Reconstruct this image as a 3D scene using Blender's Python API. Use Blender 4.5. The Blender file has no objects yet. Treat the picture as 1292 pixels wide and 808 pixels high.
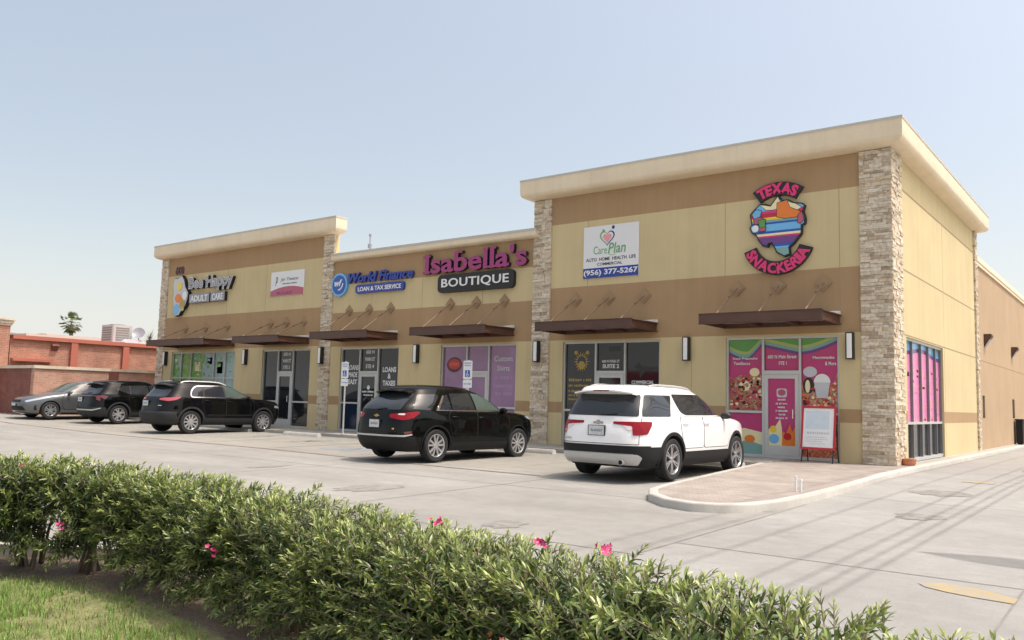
import bpy, bmesh, math, random
import numpy as np
from mathutils import Vector, Matrix
R = math.radians
random.seed(7); RNG = np.random.default_rng(11)
C = bpy.context.scene.collection
SC = bpy.context.scene

# ------------------------------------------------------------------ camera
cam_d = bpy.data.cameras.new('camera'); cam = bpy.data.objects.new('camera', cam_d); C.objects.link(cam)
_r = Vector((0.7931, 0.6086, 0.0263)); _u = Vector((0.0379, -0.0924, 0.995)); _f = Vector((-0.608, 0.7881, 0.0964))
_r = (_r - _f * _r.dot(_f)).normalized(); _f.normalize(); _u = _r.cross(_f)
cam.matrix_world = Matrix(((_r.x, _u.x, -_f.x, 4.870), (_r.y, _u.y, -_f.y, -20.795), (_r.z, _u.z, -_f.z, 1.243), (0, 0, 0, 1)))
cam_d.sensor_fit = 'HORIZONTAL'; cam_d.sensor_width = 36.0; cam_d.lens = 36.0 * 1058.75 / 1292
cam_d.clip_start = 0.05; cam_d.clip_end = 3000
SC.camera = cam

# ------------------------------------------------------------------ light
SUN = Vector((0.40, 0.17, 1.0)).normalized()          # towards the sun
SUN_EL = math.asin(SUN.z)
w = bpy.data.worlds.new('World'); SC.world = w; w.use_nodes = True
nt = w.node_tree
sky = nt.nodes.new('ShaderNodeTexSky'); sky.sky_type = 'NISHITA'; sky.sun_disc = False
sky.sun_elevation = SUN_EL; sky.sun_rotation = math.atan2(SUN.x, SUN.y)
sky.air_density = 1.0; sky.dust_density = 6.5; sky.ozone_density = 1.0; sky.altitude = 0
bg = nt.nodes['Background']; bg.inputs['Strength'].default_value = 0.15
veil = nt.nodes.new('ShaderNodeMix'); veil.data_type = 'RGBA'; veil.blend_type = 'ADD'; veil.inputs[0].default_value = 1.0
wtc = nt.nodes.new('ShaderNodeTexCoord'); wsp = nt.nodes.new('ShaderNodeSeparateXYZ'); nt.links.new(wtc.outputs['Generated'], wsp.inputs[0])
wm1 = nt.nodes.new('ShaderNodeMapRange'); wm1.inputs['From Min'].default_value = 0.0; wm1.inputs['From Max'].default_value = .42; wm1.inputs['To Min'].default_value = 1.0; wm1.inputs['To Max'].default_value = 0.0; nt.links.new(wsp.outputs['Z'], wm1.inputs['Value'])
wmx = nt.nodes.new('ShaderNodeMix'); wmx.data_type = 'RGBA'; wpw = nt.nodes.new('ShaderNodeMath'); wpw.operation = 'POWER'; wpw.inputs[1].default_value = 4.0; nt.links.new(wm1.outputs['Result'], wpw.inputs[0]); nt.links.new(wpw.outputs[0], wmx.inputs[0]); wmx.inputs[6].default_value = (.80, .68, .30, 1); wmx.inputs[7].default_value = (4.3, 4.3, 4.4, 1)      # high haze, thicker towards the horizon
nt.links.new(wmx.outputs[2], veil.inputs[7])
nt.links.new(sky.outputs['Color'], veil.inputs[6]); nt.links.new(veil.outputs[2], bg.inputs['Color'])
sl = bpy.data.lights.new('sun', 'SUN'); sl.energy = 2.0; sl.angle = R(0.55); sl.color = (1.0, 0.955, 0.89)
so = bpy.data.objects.new('sun', sl); C.objects.link(so); so.location = (20, 5, 40)
so.rotation_euler = (-SUN).to_track_quat('-Z', 'Y').to_euler()
SC.view_settings.view_transform = 'Standard'; SC.view_settings.look = 'None'
SC.view_settings.exposure = 0.63; SC.view_settings.gamma = 1.0; SC.view_settings.use_curve_mapping = False
SC.render.engine = 'CYCLES'
SC.cycles.max_bounces = 6; SC.cycles.diffuse_bounces = 3; SC.cycles.glossy_bounces = 3
SC.cycles.transparent_max_bounces = 4; SC.cycles.use_denoising = True

# ------------------------------------------------------------------ materials
def lin(h):
    h = h.lstrip('#'); c = [int(h[i:i + 2], 16) / 255 for i in (0, 2, 4)]
    return tuple(x / 12.92 if x <= .04045 else ((x + .055) / 1.055) ** 2.4 for x in c)

def N(nt, kind, **kw):
    n = nt.nodes.new(kind)
    for k, v in kw.items():
        if k in ('ins',):
            for a, b in v.items(): n.inputs[a].default_value = b
        else: setattr(n, k, v)
    return n

def mat(name, col, rough=.8, var=0.0, scale=3.0, fine=0.0, fscale=60, bump=0.0, bscale=80, metal=0.0, coat=0.0, spec=.5, emit=None, stretch=None, streak=0.0):
    m = bpy.data.materials.new(name); m.use_nodes = True; t = m.node_tree; L = t.links
    b = t.nodes['Principled BSDF']; b.inputs['Base Color'].default_value = (*col, 1); b.inputs['Roughness'].default_value = rough
    b.inputs['Metallic'].default_value = metal; b.inputs['Specular IOR Level'].default_value = spec
    if coat: b.inputs['Coat Weight'].default_value = coat; b.inputs['Coat Roughness'].default_value = .03
    tc = t.nodes.new('ShaderNodeTexCoord'); src = tc.outputs['Object']
    if stretch:
        mp = t.nodes.new('ShaderNodeMapping'); mp.inputs['Scale'].default_value = stretch; L.new(src, mp.inputs['Vector']); src = mp.outputs['Vector']
    col_out = None
    if var or fine:
        prev = None
        for amp, sc_, det in ((var, scale, 5), (fine, fscale, 3)):
            if not amp: continue
            n = N(t, 'ShaderNodeTexNoise', ins={'Scale': sc_, 'Detail': det, 'Roughness': .6}); L.new(src, n.inputs['Vector'])
            mr = N(t, 'ShaderNodeMapRange', ins={'From Min': .3, 'From Max': .7, 'To Min': 1 - amp, 'To Max': 1 + amp}); L.new(n.outputs['Fac'], mr.inputs['Value'])
            mx = N(t, 'ShaderNodeMix', data_type='RGBA', blend_type='MULTIPLY', ins={0: 1.0})
            if prev is None: mx.inputs[6].default_value = (*col, 1)
            else: L.new(prev, mx.inputs[6])
            L.new(mr.outputs['Result'], mx.inputs[7]); prev = mx.outputs[2]
        if streak:
            mp = t.nodes.new('ShaderNodeMapping'); mp.inputs['Scale'].default_value = (2.6, 2.6, .10); L.new(src, mp.inputs['Vector']); n = N(t, 'ShaderNodeTexNoise', ins={'Scale': 1.6, 'Detail': 6, 'Roughness': .7}); L.new(mp.outputs[0], n.inputs['Vector'])
            mr = N(t, 'ShaderNodeMapRange', ins={'From Min': .42, 'From Max': .75, 'To Min': 1.0, 'To Max': 1 - streak}); L.new(n.outputs['Fac'], mr.inputs['Value']); mx = N(t, 'ShaderNodeMix', data_type='RGBA', blend_type='MULTIPLY', ins={0: 1.0}); L.new(prev, mx.inputs[6]); L.new(mr.outputs['Result'], mx.inputs[7]); prev = mx.outputs[2]
        L.new(prev, b.inputs['Base Color'])
    if bump:
        n = N(t, 'ShaderNodeTexNoise', ins={'Scale': bscale, 'Detail': 4}); L.new(src, n.inputs['Vector'])
        bp = N(t, 'ShaderNodeBump', ins={'Strength': bump, 'Distance': .01}); L.new(n.outputs['Fac'], bp.inputs['Height']); L.new(bp.outputs['Normal'], b.inputs['Normal'])
    if emit:
        b.inputs['Emission Color'].default_value = (*emit, 1); b.inputs['Emission Strength'].default_value = 1
    return m

def ramp_mat(name, attr, stops, rough=.7, bump=.0, bscale=40, transl=0.0, fine=.12, spec=.4):
    m = bpy.data.materials.new(name); m.use_nodes = True; t = m.node_tree; L = t.links; b = t.nodes['Principled BSDF']
    a = N(t, 'ShaderNodeAttribute', attribute_name=attr); cr = t.nodes.new('ShaderNodeValToRGB')
    e = cr.color_ramp.elements
    while len(e) < len(stops): e.new(.5)
    for i, (p, c) in enumerate(stops): e[i].position = p; e[i].color = (*c, 1)
    L.new(a.outputs['Fac'], cr.inputs['Fac']); out = cr.outputs['Color']
    tc = t.nodes.new('ShaderNodeTexCoord')
    if fine:
        n = N(t, 'ShaderNodeTexNoise', ins={'Scale': bscale, 'Detail': 4}); L.new(tc.outputs['Object'], n.inputs['Vector'])
        mr = N(t, 'ShaderNodeMapRange', ins={'From Min': .3, 'From Max': .7, 'To Min': 1 - fine, 'To Max': 1 + fine}); L.new(n.outputs['Fac'], mr.inputs['Value'])
        mx = N(t, 'ShaderNodeMix', data_type='RGBA', blend_type='MULTIPLY', ins={0: 1.0}); L.new(out, mx.inputs[6]); L.new(mr.outputs['Result'], mx.inputs[7]); out = mx.outputs[2]
        if bump:
            bp = N(t, 'ShaderNodeBump', ins={'Strength': bump, 'Distance': .02}); L.new(n.outputs['Fac'], bp.inputs['Height']); L.new(bp.outputs['Normal'], b.inputs['Normal'])
    L.new(out, b.inputs['Base Color']); b.inputs['Roughness'].default_value = rough; b.inputs['Specular IOR Level'].default_value = spec
    if transl:
        tr = t.nodes.new('ShaderNodeBsdfTranslucent'); L.new(out, tr.inputs['Color']); ms = N(t, 'ShaderNodeMixShader', ins={0: transl})
        L.new(b.outputs[0], ms.inputs[1]); L.new(tr.outputs[0], ms.inputs[2]); L.new(ms.outputs[0], t.nodes['Material Output'].inputs['Surface'])
    return m

def brick_mat(name, c1, c2, mortar, axis='y'):
    m = bpy.data.materials.new(name); m.use_nodes = True; t = m.node_tree; L = t.links; b = t.nodes['Principled BSDF']
    tc = t.nodes.new('ShaderNodeTexCoord'); sp = t.nodes.new('ShaderNodeSeparateXYZ'); cb = t.nodes.new('ShaderNodeCombineXYZ'); L.new(tc.outputs['Object'], sp.inputs[0])
    if axis == 'z': L.new(sp.outputs['X'], cb.inputs['X']); L.new(sp.outputs['Y'], cb.inputs['Y'])
    else:
        ad = N(t, 'ShaderNodeMath', operation='ADD'); L.new(sp.outputs['X'], ad.inputs[0]); L.new(sp.outputs['Y'], ad.inputs[1]); L.new(ad.outputs[0], cb.inputs['X']); L.new(sp.outputs['Z'], cb.inputs['Y'])
    br = N(t, 'ShaderNodeTexBrick', ins={'Color1': (*c1, 1), 'Color2': (*c2, 1), 'Mortar': (*mortar, 1), 'Scale': 1.0, 'Mortar Size': .012, 'Brick Width': .24, 'Row Height': .08, 'Bias': -.1})
    L.new(cb.outputs[0], br.inputs['Vector'])
    n = N(t, 'ShaderNodeTexNoise', ins={'Scale': 1.3, 'Detail': 6, 'Roughness': .7}); L.new(cb.outputs[0], n.inputs['Vector'])
    mr = N(t, 'ShaderNodeMapRange', ins={'From Min': .3, 'From Max': .7, 'To Min': .72, 'To Max': 1.25}); L.new(n.outputs['Fac'], mr.inputs['Value'])
    mx = N(t, 'ShaderNodeMix', data_type='RGBA', blend_type='MULTIPLY', ins={0: 1.0}); L.new(br.outputs['Color'], mx.inputs[6]); L.new(mr.outputs['Result'], mx.inputs[7])
    L.new(mx.outputs[2], b.inputs['Base Color']); b.inputs['Roughness'].default_value = .9
    return m

def concrete_mat(name, base, streak=.16, spots=.12, tint=(1.0, .96, .9)):
    m = bpy.data.materials.new(name); m.use_nodes = True; t = m.node_tree; L = t.links; b = t.nodes['Principled BSDF']
    tc = t.nodes.new('ShaderNodeTexCoord'); src = tc.outputs['Object']; prev = None
    specs = [(.11, streak, (1, 1, 1), 4), (.5, streak * .7, (.45, 1.4, 1), 6), (3.5, spots * .7, (1, 1, 1), 6), (42, .06, (1, 1, 1), 3), (160, .07, (1, 1, 1), 2)]
    for sc_, amp, st, det in specs:
        mp = t.nodes.new('ShaderNodeMapping'); mp.inputs['Scale'].default_value = st; L.new(src, mp.inputs['Vector'])
        n = N(t, 'ShaderNodeTexNoise', ins={'Scale': sc_, 'Detail': det, 'Roughness': .65}); L.new(mp.outputs[0], n.inputs['Vector'])
        mr = N(t, 'ShaderNodeMapRange', ins={'From Min': .3, 'From Max': .7, 'To Min': 1 - amp, 'To Max': 1 + amp}); L.new(n.outputs['Fac'], mr.inputs['Value'])
        mx = N(t, 'ShaderNodeMix', data_type='RGBA', blend_type='MULTIPLY', ins={0: 1.0})
        if prev is None: mx.inputs[6].default_value = (*base, 1)
        else: L.new(prev, mx.inputs[6])
        L.new(mr.outputs['Result'], mx.inputs[7]); prev = mx.outputs[2]
    # dark drips and oil spots
    v = N(t, 'ShaderNodeTexNoise', ins={'Scale': 1.1, 'Detail': 8, 'Roughness': .75}); L.new(src, v.inputs['Vector'])
    mr = N(t, 'ShaderNodeMapRange', ins={'From Min': .60, 'From Max': .74, 'To Min': 0, 'To Max': .5}); L.new(v.outputs['Fac'], mr.inputs['Value'])
    mx = N(t, 'ShaderNodeMix', data_type='RGBA', ins={7: (base[0] * .55, base[1] * .53, base[2] * .5, 1)}); L.new(mr.outputs['Result'], mx.inputs[0]); L.new(prev, mx.inputs[6])
    L.new(mx.outputs[2], b.inputs['Base Color']); b.inputs['Roughness'].default_value = .85; b.inputs['Specular IOR Level'].default_value = .3
    bp = N(t, 'ShaderNodeBump', ins={'Strength': .15, 'Distance': .01}); nn = N(t, 'ShaderNodeTexNoise', ins={'Scale': 70, 'Detail': 3}); L.new(src, nn.inputs['Vector'])
    L.new(nn.outputs['Fac'], bp.inputs['Height']); L.new(bp.outputs['Normal'], b.inputs['Normal'])
    return m

def worn_mat(name, col, base, lo=.42, hi=.60, scale=5.0):
    """road paint rubbed through to the concrete"""
    m = mat(name, col, .85, .1, 4); t = m.node_tree; L = t.links; b = t.nodes['Principled BSDF']; tc = t.nodes.new('ShaderNodeTexCoord')
    prev = b.inputs['Base Color'].links[0].from_socket; n = N(t, 'ShaderNodeTexNoise', ins={'Scale': scale, 'Detail': 8, 'Roughness': .75}); L.new(tc.outputs['Object'], n.inputs['Vector'])
    mr = N(t, 'ShaderNodeMapRange', ins={'From Min': lo, 'From Max': hi}); L.new(n.outputs['Fac'], mr.inputs['Value']); mx = N(t, 'ShaderNodeMix', data_type='RGBA', ins={7: (*base, 1)}); L.new(mr.outputs['Result'], mx.inputs[0]); L.new(prev, mx.inputs[6]); L.new(mx.outputs[2], b.inputs['Base Color'])
    return m

def photo_mat(name, cols, scale, seed=0.0):
    """printed food picture on window film: blotches in several inks"""
    m = bpy.data.materials.new(name); m.use_nodes = True; t = m.node_tree; L = t.links; b = t.nodes['Principled BSDF']
    tc = t.nodes.new('ShaderNodeTexCoord'); mp = t.nodes.new('ShaderNodeMapping'); mp.inputs['Location'].default_value = (seed, seed * .7, seed * 1.3); L.new(tc.outputs['Object'], mp.inputs['Vector'])
    n = N(t, 'ShaderNodeTexNoise', ins={'Scale': scale, 'Detail': 5, 'Roughness': .6, 'Distortion': 1.2}); L.new(mp.outputs[0], n.inputs['Vector'])
    cr = t.nodes.new('ShaderNodeValToRGB'); e = cr.color_ramp.elements
    while len(e) < len(cols): e.new(.5)
    for i, c in enumerate(cols): e[i].position = .28 + .44 * i / (len(cols) - 1); e[i].color = (*c, 1)
    L.new(n.outputs['Fac'], cr.inputs['Fac']); L.new(cr.outputs['Color'], b.inputs['Base Color']); b.inputs['Roughness'].default_value = .3
    return m

M = {}
M['yellow'] = mat('yellow_stucco', (.60, .49, .275), .92, .06, .55, .05, 45, .35, 90, streak=.08)
M['brown'] = mat('brown_stucco', (.395, .258, .137), .92, .06, .55, .05, 45, .35, 90, streak=.08)
M['tan'] = mat('tan_stucco', (.44, .31, .19), .92, .07, .5, .05, 45, .3, 90, streak=.08)
M['joint'] = mat('stucco_joint', (.33, .25, .15), .95)
M['cream'] = mat('cream_coping', (.78, .665, .49), .85, .05, .8, .03, 30, streak=.08)
M['metal_cap'] = mat('metal_cap', (.50, .48, .43), .5, .05, 2)
M['roof'] = mat('roofing', (.55, .54, .52), .9, .1, 1)
M['alu'] = mat('aluminium_frame', (.55, .55, .53), .45, .04, 3, metal=.35)
M['bronze'] = mat('bronze_mullion', (.19, .18, .185), .45, .05, 3)
M['alu_d'] = mat('dark_gasket', (.02, .02, .022), .6)
def glass(name, c, rough=.04): return mat(name, c, rough, spec=.55)
M['glass'] = glass('dark_tinted_glass', (.012, .014, .016))
M['glass_b'] = glass('blue_tinted_glass', (.012, .022, .045))
M['glass_g'] = glass('grey_tinted_glass', (.03, .034, .038))
M['awn'] = mat('brown_awning_steel', (.088, .040, .026), .45, .15, 2.5, .08, 30)
M['awn_deck'] = mat('awning_deck', (.30, .27, .24), .6, .1, 2)
M['awn_flash'] = mat('flashing', (.70, .69, .67), .5)
M['plate_brown'] = mat('rod_plate', (.34, .225, .125), .7, .06, 3)
M['rod'] = mat('rod_steel', (.22, .14, .095), .6)
M['black'] = mat('black_metal', (.015, .015, .016), .5)
M['lampglass'] = mat('opal_diffuser', (.80, .80, .80), .35)
M['white'] = mat('white_paint', (.78, .78, .77), .5, .03, 2)
M['whitevinyl'] = mat('white_vinyl', (.75, .75, .75), .4)
M['lot'] = concrete_mat('lot_concrete', (.262, .250, .229))
M['drive'] = concrete_mat('drive_concrete', (.275, .266, .248), .12)
M['walk'] = concrete_mat('sidewalk_concrete', (.37, .35, .31), .1)
M['kerb'] = concrete_mat('kerb_concrete', (.43, .41, .37), .12)
M['paver'] = brick_mat('paver', (.33, .285, .25), (.27, .23, .20), (.24, .205, .175), 'z')
M['stop'] = concrete_mat('wheel_stop_concrete', (.58, .555, .51), .1)
M['crack'] = mat('joint_filler', (.20, .185, .165), .9, .2, 4)
LOTC = (.25, .238, .217)
M['redline'] = worn_mat('worn_red_paint', (.21, .125, .10), LOTC, .40, .62)
M['yelpaint'] = worn_mat('worn_yellow_paint', (.36, .27, .12), (.262, .254, .238), .40, .66)
M['bluepaint'] = worn_mat('worn_blue_paint', (.17, .20, .26), LOTC, .36, .62)
M['whitepaint'] = worn_mat('worn_white_paint', (.38, .37, .34), LOTC, .34, .58)
M['brick_r'] = brick_mat('red_brick', (.44, .19, .122), (.34, .14, .09), (.40, .26, .2))
M['brick_d'] = brick_mat('dark_red_brick', (.23, .075, .055), (.18, .06, .045), (.2, .09, .07))
M['brick_g'] = brick_mat('garden_brick', (.50, .26, .18), (.39, .19, .135), (.45, .32, .25))
M['salmon'] = mat('salmon_trim', (.43, .135, .09), .8, .06, 1)
M['wallcap'] = mat('limestone_cap', (.62, .52, .40), .9, .15, 2)
M['tyre'] = mat('tyre_rubber', (.018, .018, .019), .85, .1, 8)
M['rim'] = mat('alloy', (.62, .62, .63), .28, metal=.75)
M['rim_d'] = mat('dark_wheel_hub', (.02, .02, .021), .6)  # dark hub and brake disc behind the spokes
M['plastic'] = mat('black_plastic', (.014, .014, .015), .6, .08, 5, spec=.25)
M['plastic_g'] = mat('grey_plastic', (.030, .030, .032), .65, .08, 5, spec=.25)
M['chrome'] = mat('chrome', (.75, .75, .76), .15, metal=1.0)
M['railsilver'] = mat('rail_silver', (.70, .70, .69), .4, metal=.2)
M['headlens'] = mat('headlight_clear', (.30, .32, .34), .1, spec=.5)
M['silver'] = mat('silver_plastic', (.50, .50, .49), .4, metal=.3)
M['tail'] = mat('red_lens', (.24, .004, .010), .12, .25, 14, spec=.35)
M['tail_w'] = mat('clear_lens', (.70, .55, .55), .1, coat=1.0)
M['tail_d'] = mat('smoked_red_lens', (.12, .01, .012), .08, coat=1.0)
M['carglass'] = mat('car_privacy_glass', (.020, .023, .027), .03, spec=.7)
M['carglass_l'] = mat('car_front_glass', (.065, .088, .078), .03, spec=.6)
M['seam'] = mat('panel_gap', (.006, .006, .006), .9)
M['licence'] = mat('licence_plate', (.55, .57, .58), .4, .25, 20)
M['gold'] = mat('gold_vinyl', (.42, .28, .06), .4)
M['terra'] = mat('terracotta', (.52, .20, .10), .8, .1, 8)
M['soil'] = mat('bark_soil', (.16, .115, .08), .95, .35, 3, .3, 40, .8, 30)
M['grassbase'] = mat('thatch', (.165, .165, .068), .95, .35, 4, .3, 40, .8, 30)
M['grass'] = ramp_mat('grass_blade', 'tone', [(0, (.36, .30, .15)), (.14, (.30, .29, .10)), (.26, (.14, .24, .04)), (.75, (.21, .34, .07)), (1, (.31, .43, .12))], .55, transl=.3, fine=0)
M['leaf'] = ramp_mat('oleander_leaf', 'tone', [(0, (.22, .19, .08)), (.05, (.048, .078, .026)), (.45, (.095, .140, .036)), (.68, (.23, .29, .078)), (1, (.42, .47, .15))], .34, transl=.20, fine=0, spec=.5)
M['stem'] = mat('oleander_stem', (.20, .155, .11), .9, .2, 6)
M['petal'] = mat('pink_petal', (.66, .06, .20), .5, .15, 20)
M['petal_o'] = mat('faded_petal', (.62, .16, .10), .5, .15, 20)
M['stone'] = ramp_mat('ledge_stone', 'tone', [(0, (.37, .285, .195)), (.25, (.52, .43, .315)), (.5, (.60, .52, .405)), (.75, (.68, .60, .48)), (1, (.55, .43, .29))], .9, .5, 14, fine=.22)
M['mortar'] = mat('stone_mortar', (.24, .20, .16), .95)  # mortar core seen in the joints between stones
M['palm'] = ramp_mat('palm_frond', 'tone', [(0, (.30, .22, .12)), (.35, (.06, .10, .03)), (1, (.13, .19, .06))], .6, fine=0)
M['trunk'] = mat('palm_trunk', (.2, .15, .1), .9, .3, 4)
M['ac'] = mat('ac_metal', (.45, .46, .45), .5, .05, 2)
M['ac_d'] = mat('ac_grille', (.22, .22, .2), .6)
for n, h in dict(pink='#b83a72', hotpink='#d8336f', purple='#6a3f80', teal='#7ba39c', lime='#a9b25a', green='#5a9648', sky='#6fb2e0', orange='#e07a2c', red='#b82233', cream='#e9dcae', navy='#2b3f94', blue='#2a55a8', dkblue='#223a78', magenta='#9a3470', yellow='#e6c73c', dkgrey='#232526', grey='#8c8e96', ltgrey='#c3c5c9', salmonp='#e59a9a', leafg='#6fa66c', maroon='#4a1620', mauve='#8d4f92', lilac='#a887b3', bedgreen='#58a33b', bedteal='#7fb7ad', rose='#b2566b').items():
    M['v_' + n] = mat('print_' + n, lin(h), .22)
M['v_food'] = photo_mat('print_food', [(.07, .02, .02), (.30, .04, .04), (.42, .09, .06), (.30, .18, .09), (.50, .40, .26), (.22, .05, .05)], 7)
M['v_food2'] = photo_mat('print_food_b', [(.04, .03, .03), (.35, .05, .04), (.50, .12, .05), (.55, .40, .24), (.40, .06, .07)], 8, 3.1)
M['v_green_img'] = photo_mat('print_green_picture', [(.05, .16, .03), (.12, .36, .05), (.24, .46, .14), (.30, .44, .36)], 2.2, 1.0)
M['v_teal_img'] = photo_mat('print_teal_picture', [(.16, .34, .30), (.28, .46, .43), (.36, .48, .50), (.45, .36, .30)], 2.0, 5.0)
M['v_mauve_img'] = mat('print_mauve_film', (.31, .18, .31), .2, .14, 1.2)
M['v_pink_img'] = mat('print_pink_lattice', (.70, .22, .43), .3, .10, 1.6, .08, 14)

# ------------------------------------------------------------------ mesh helpers
def root_loc(o):
    while o.parent: o = o.parent
    return Vector(o.location)

class MB:
    def __init__(self): self.v = []; self.f = []; self.m = []
    def add(self, vs, fs, mi=0):
        b = len(self.v); self.v.extend([tuple(p) for p in vs]); self.f.extend([tuple(i + b for i in f) for f in fs]); self.m.extend([mi] * len(fs)); return self
    def box(self, x0, x1, y0, y1, z0, z1, mi=0):
        vs = [(x, y, z) for z in (z0, z1) for y in (y0, y1) for x in (x0, x1)]
        return self.add(vs, [(0, 2, 3, 1), (4, 5, 7, 6), (0, 1, 5, 4), (2, 6, 7, 3), (0, 4, 6, 2), (1, 3, 7, 5)], mi)
    def bbox(self, x0, x1, y0, y1, z0, z1, r=.01, mi=0):
        """box with its vertical front edges chamfered"""
        return self.prism_z([(x0 + r, y0), (x1 - r, y0), (x1, y0 + r), (x1, y1 - r), (x1 - r, y1), (x0 + r, y1), (x0, y1 - r), (x0, y0 + r)], z0, z1, mi)
    def quad(self, a, b, c, d, mi=0): return self.add([a, b, c, d], [(0, 1, 2, 3)], mi)
    def tube(self, p0, p1, r0, r1=None, n=8, mi=0, cap=True):
        p0 = Vector(p0); p1 = Vector(p1); r1 = r0 if r1 is None else r1; d = (p1 - p0).normalized()
        a = d.orthogonal().normalized(); b = d.cross(a); vs = []
        for p, r in ((p0, r0), (p1, r1)):
            for i in range(n):
                t = 2 * math.pi * i / n; vs.append(p + a * (r * math.cos(t)) + b * (r * math.sin(t)))
        fs = [(i, (i + 1) % n, n + (i + 1) % n, n + i) for i in range(n)]
        if cap: fs += [tuple(range(n))[::-1], tuple(range(n, 2 * n))]
        return self.add(vs, fs, mi)
    def poly(self, pts, r, n=6, mi=0):
        pts = [Vector(p) for p in pts]; vs = []; k = len(pts); up = None
        for i, p in enumerate(pts):
            d = (pts[min(i + 1, k - 1)] - pts[max(i - 1, 0)]).normalized()
            a = (Vector((0, 0, 1)) if abs(d.z) < .9 else Vector((1, 0, 0))).cross(d).normalized(); b = d.cross(a)
            rr = r[i] if hasattr(r, '__len__') else r
            vs += [p + a * (rr * math.cos(2 * math.pi * j / n)) + b * (rr * math.sin(2 * math.pi * j / n)) for j in range(n)]
        fs = [(i * n + j, i * n + (j + 1) % n, (i + 1) * n + (j + 1) % n, (i + 1) * n + j) for i in range(k - 1) for j in range(n)]
        fs += [tuple(range(n))[::-1], tuple(range((k - 1) * n, k * n))]
        return self.add(vs, fs, mi)
    def prism_z(self, pts, z0, z1, mi=0, side=None):
        n = len(pts); vs = [(x, y, z0) for x, y in pts] + [(x, y, z1) for x, y in pts]
        self.add(vs, [tuple(range(n))[::-1], tuple(range(n, 2 * n))], mi)
        b = len(self.v) - 2 * n; self.f += [(b + i, b + (i + 1) % n, b + n + (i + 1) % n, b + n + i) for i in range(n)]; self.m += [mi if side is None else side] * n
        return self
    def prism_y(self, pts, y0, y1, mi=0, side=None):
        """pts (x,z); front face at y0 (facing -Y)"""
        n = len(pts); vs = [(x, y0, z) for x, z in pts] + [(x, y1, z) for x, z in pts]
        self.add(vs, [tuple(range(n)), tuple(range(n, 2 * n))[::-1]], mi)
        b = len(self.v) - 2 * n; self.f += [(b + (i + 1) % n, b + i, b + n + i, b + n + (i + 1) % n) for i in range(n)]; self.m += [mi if side is None else side] * n
        return self
    def prism_x(self, pts, x0, x1, mi=0):
        n = len(pts); vs = [(x0, y, z) for y, z in pts] + [(x1, y, z) for y, z in pts]
        return self.add(vs, [tuple(range(n))[::-1], tuple(range(n, 2 * n))] + [(i, (i + 1) % n, n + (i + 1) % n, n + i) for i in range(n)], mi)
    def build(self, name, mats, parent=None, smooth=False, angle=None):
        me = bpy.data.meshes.new(name); off = root_loc(parent) if parent else Vector((0, 0, 0))
        me.from_pydata([(x - off.x, y - off.y, z - off.z) for x, y, z in self.v], [], self.f)
        if not isinstance(mats, (list, tuple)): mats = [mats]
        for m in mats: me.materials.append(m)
        me.polygons.foreach_set('material_index', self.m)
        bm = bmesh.new(); bm.from_mesh(me); bmesh.ops.recalc_face_normals(bm, faces=bm.faces); bm.to_mesh(me); bm.free()
        if smooth or angle: me.polygons.foreach_set('use_smooth', [True] * len(me.polygons))
        if angle: me.set_sharp_from_angle(angle=R(angle))
        me.update(); o = bpy.data.objects.new(name, me); C.objects.link(o)
        if parent: o.parent = parent
        return o

def tag(o, label=None, cat=None, group=None, kind=None):
    if label: o['label'] = label
    if cat: o['category'] = cat
    if group: o['group'] = group
    if kind: o['kind'] = kind
    return o
def thing(name, label, cat, loc=(0, 0, 0), group=None, rz=0.0):
    o = bpy.data.objects.new(name, None); o.empty_display_size = .2; C.objects.link(o); o.location = loc; o.rotation_euler = (0, 0, rz)
    return tag(o, label, cat, group)
def copy_tree(o, parent=None):
    c = o.copy(); C.objects.link(c); c.parent = parent
    for ch in list(o.children): copy_tree(ch, c)
    return c
def struct(o): o['kind'] = 'structure'; return o

# text: vertices of a line of lettering in its own plane (x right, y up, z towards the reader)
def text_geo(body, extrude=.01, offset=0.0, shear=0.0, spacing=1.0, res=3):
    cu = bpy.data.curves.new('t', 'FONT'); cu.body = body; cu.extrude = extrude; cu.offset = offset; cu.shear = shear; cu.space_character = spacing
    cu.resolution_u = res; cu.fill_mode = 'BOTH'; ob = bpy.data.objects.new('t', cu); me = bpy.data.meshes.new_from_object(ob)
    v = np.empty(len(me.vertices) * 3); me.vertices.foreach_get('co', v); v = v.reshape(-1, 3); f = [tuple(p.vertices) for p in me.polygons]
    bpy.data.objects.remove(ob); bpy.data.curves.remove(cu); bpy.data.meshes.remove(me)
    return v, f
def text(mb, body, x0, z0, y, width=None, height=None, depth=.02, mi=0, offset=0.0, shear=0.0, spacing=1.0, center=False, ref=None):
    """lettering facing -Y; back of the letters at y, left/bottom at x0,z0; ref = string whose unemboldened box is fitted to width/height"""
    v, f = text_geo(body, .5, offset, shear, spacing)
    v0 = v if not offset else text_geo(ref or body, .5, 0.0, shear, spacing)[0]
    lo = v0.min(0); hi = v0.max(0); sy = (height / (hi[1] - lo[1])) if height else None; sx = (width / (hi[0] - lo[0])) if width else sy
    if sy is None: sy = sx
    X = (v[:, 0] - lo[0]) * sx + x0; Z = (v[:, 1] - lo[1]) * sy + z0
    if center: X -= (hi[0] - lo[0]) * sx / 2
    Y = y - (v[:, 2] + .5) * depth
    mb.add(np.stack([X, Y, Z], 1).tolist(), f, mi); return mb
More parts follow.
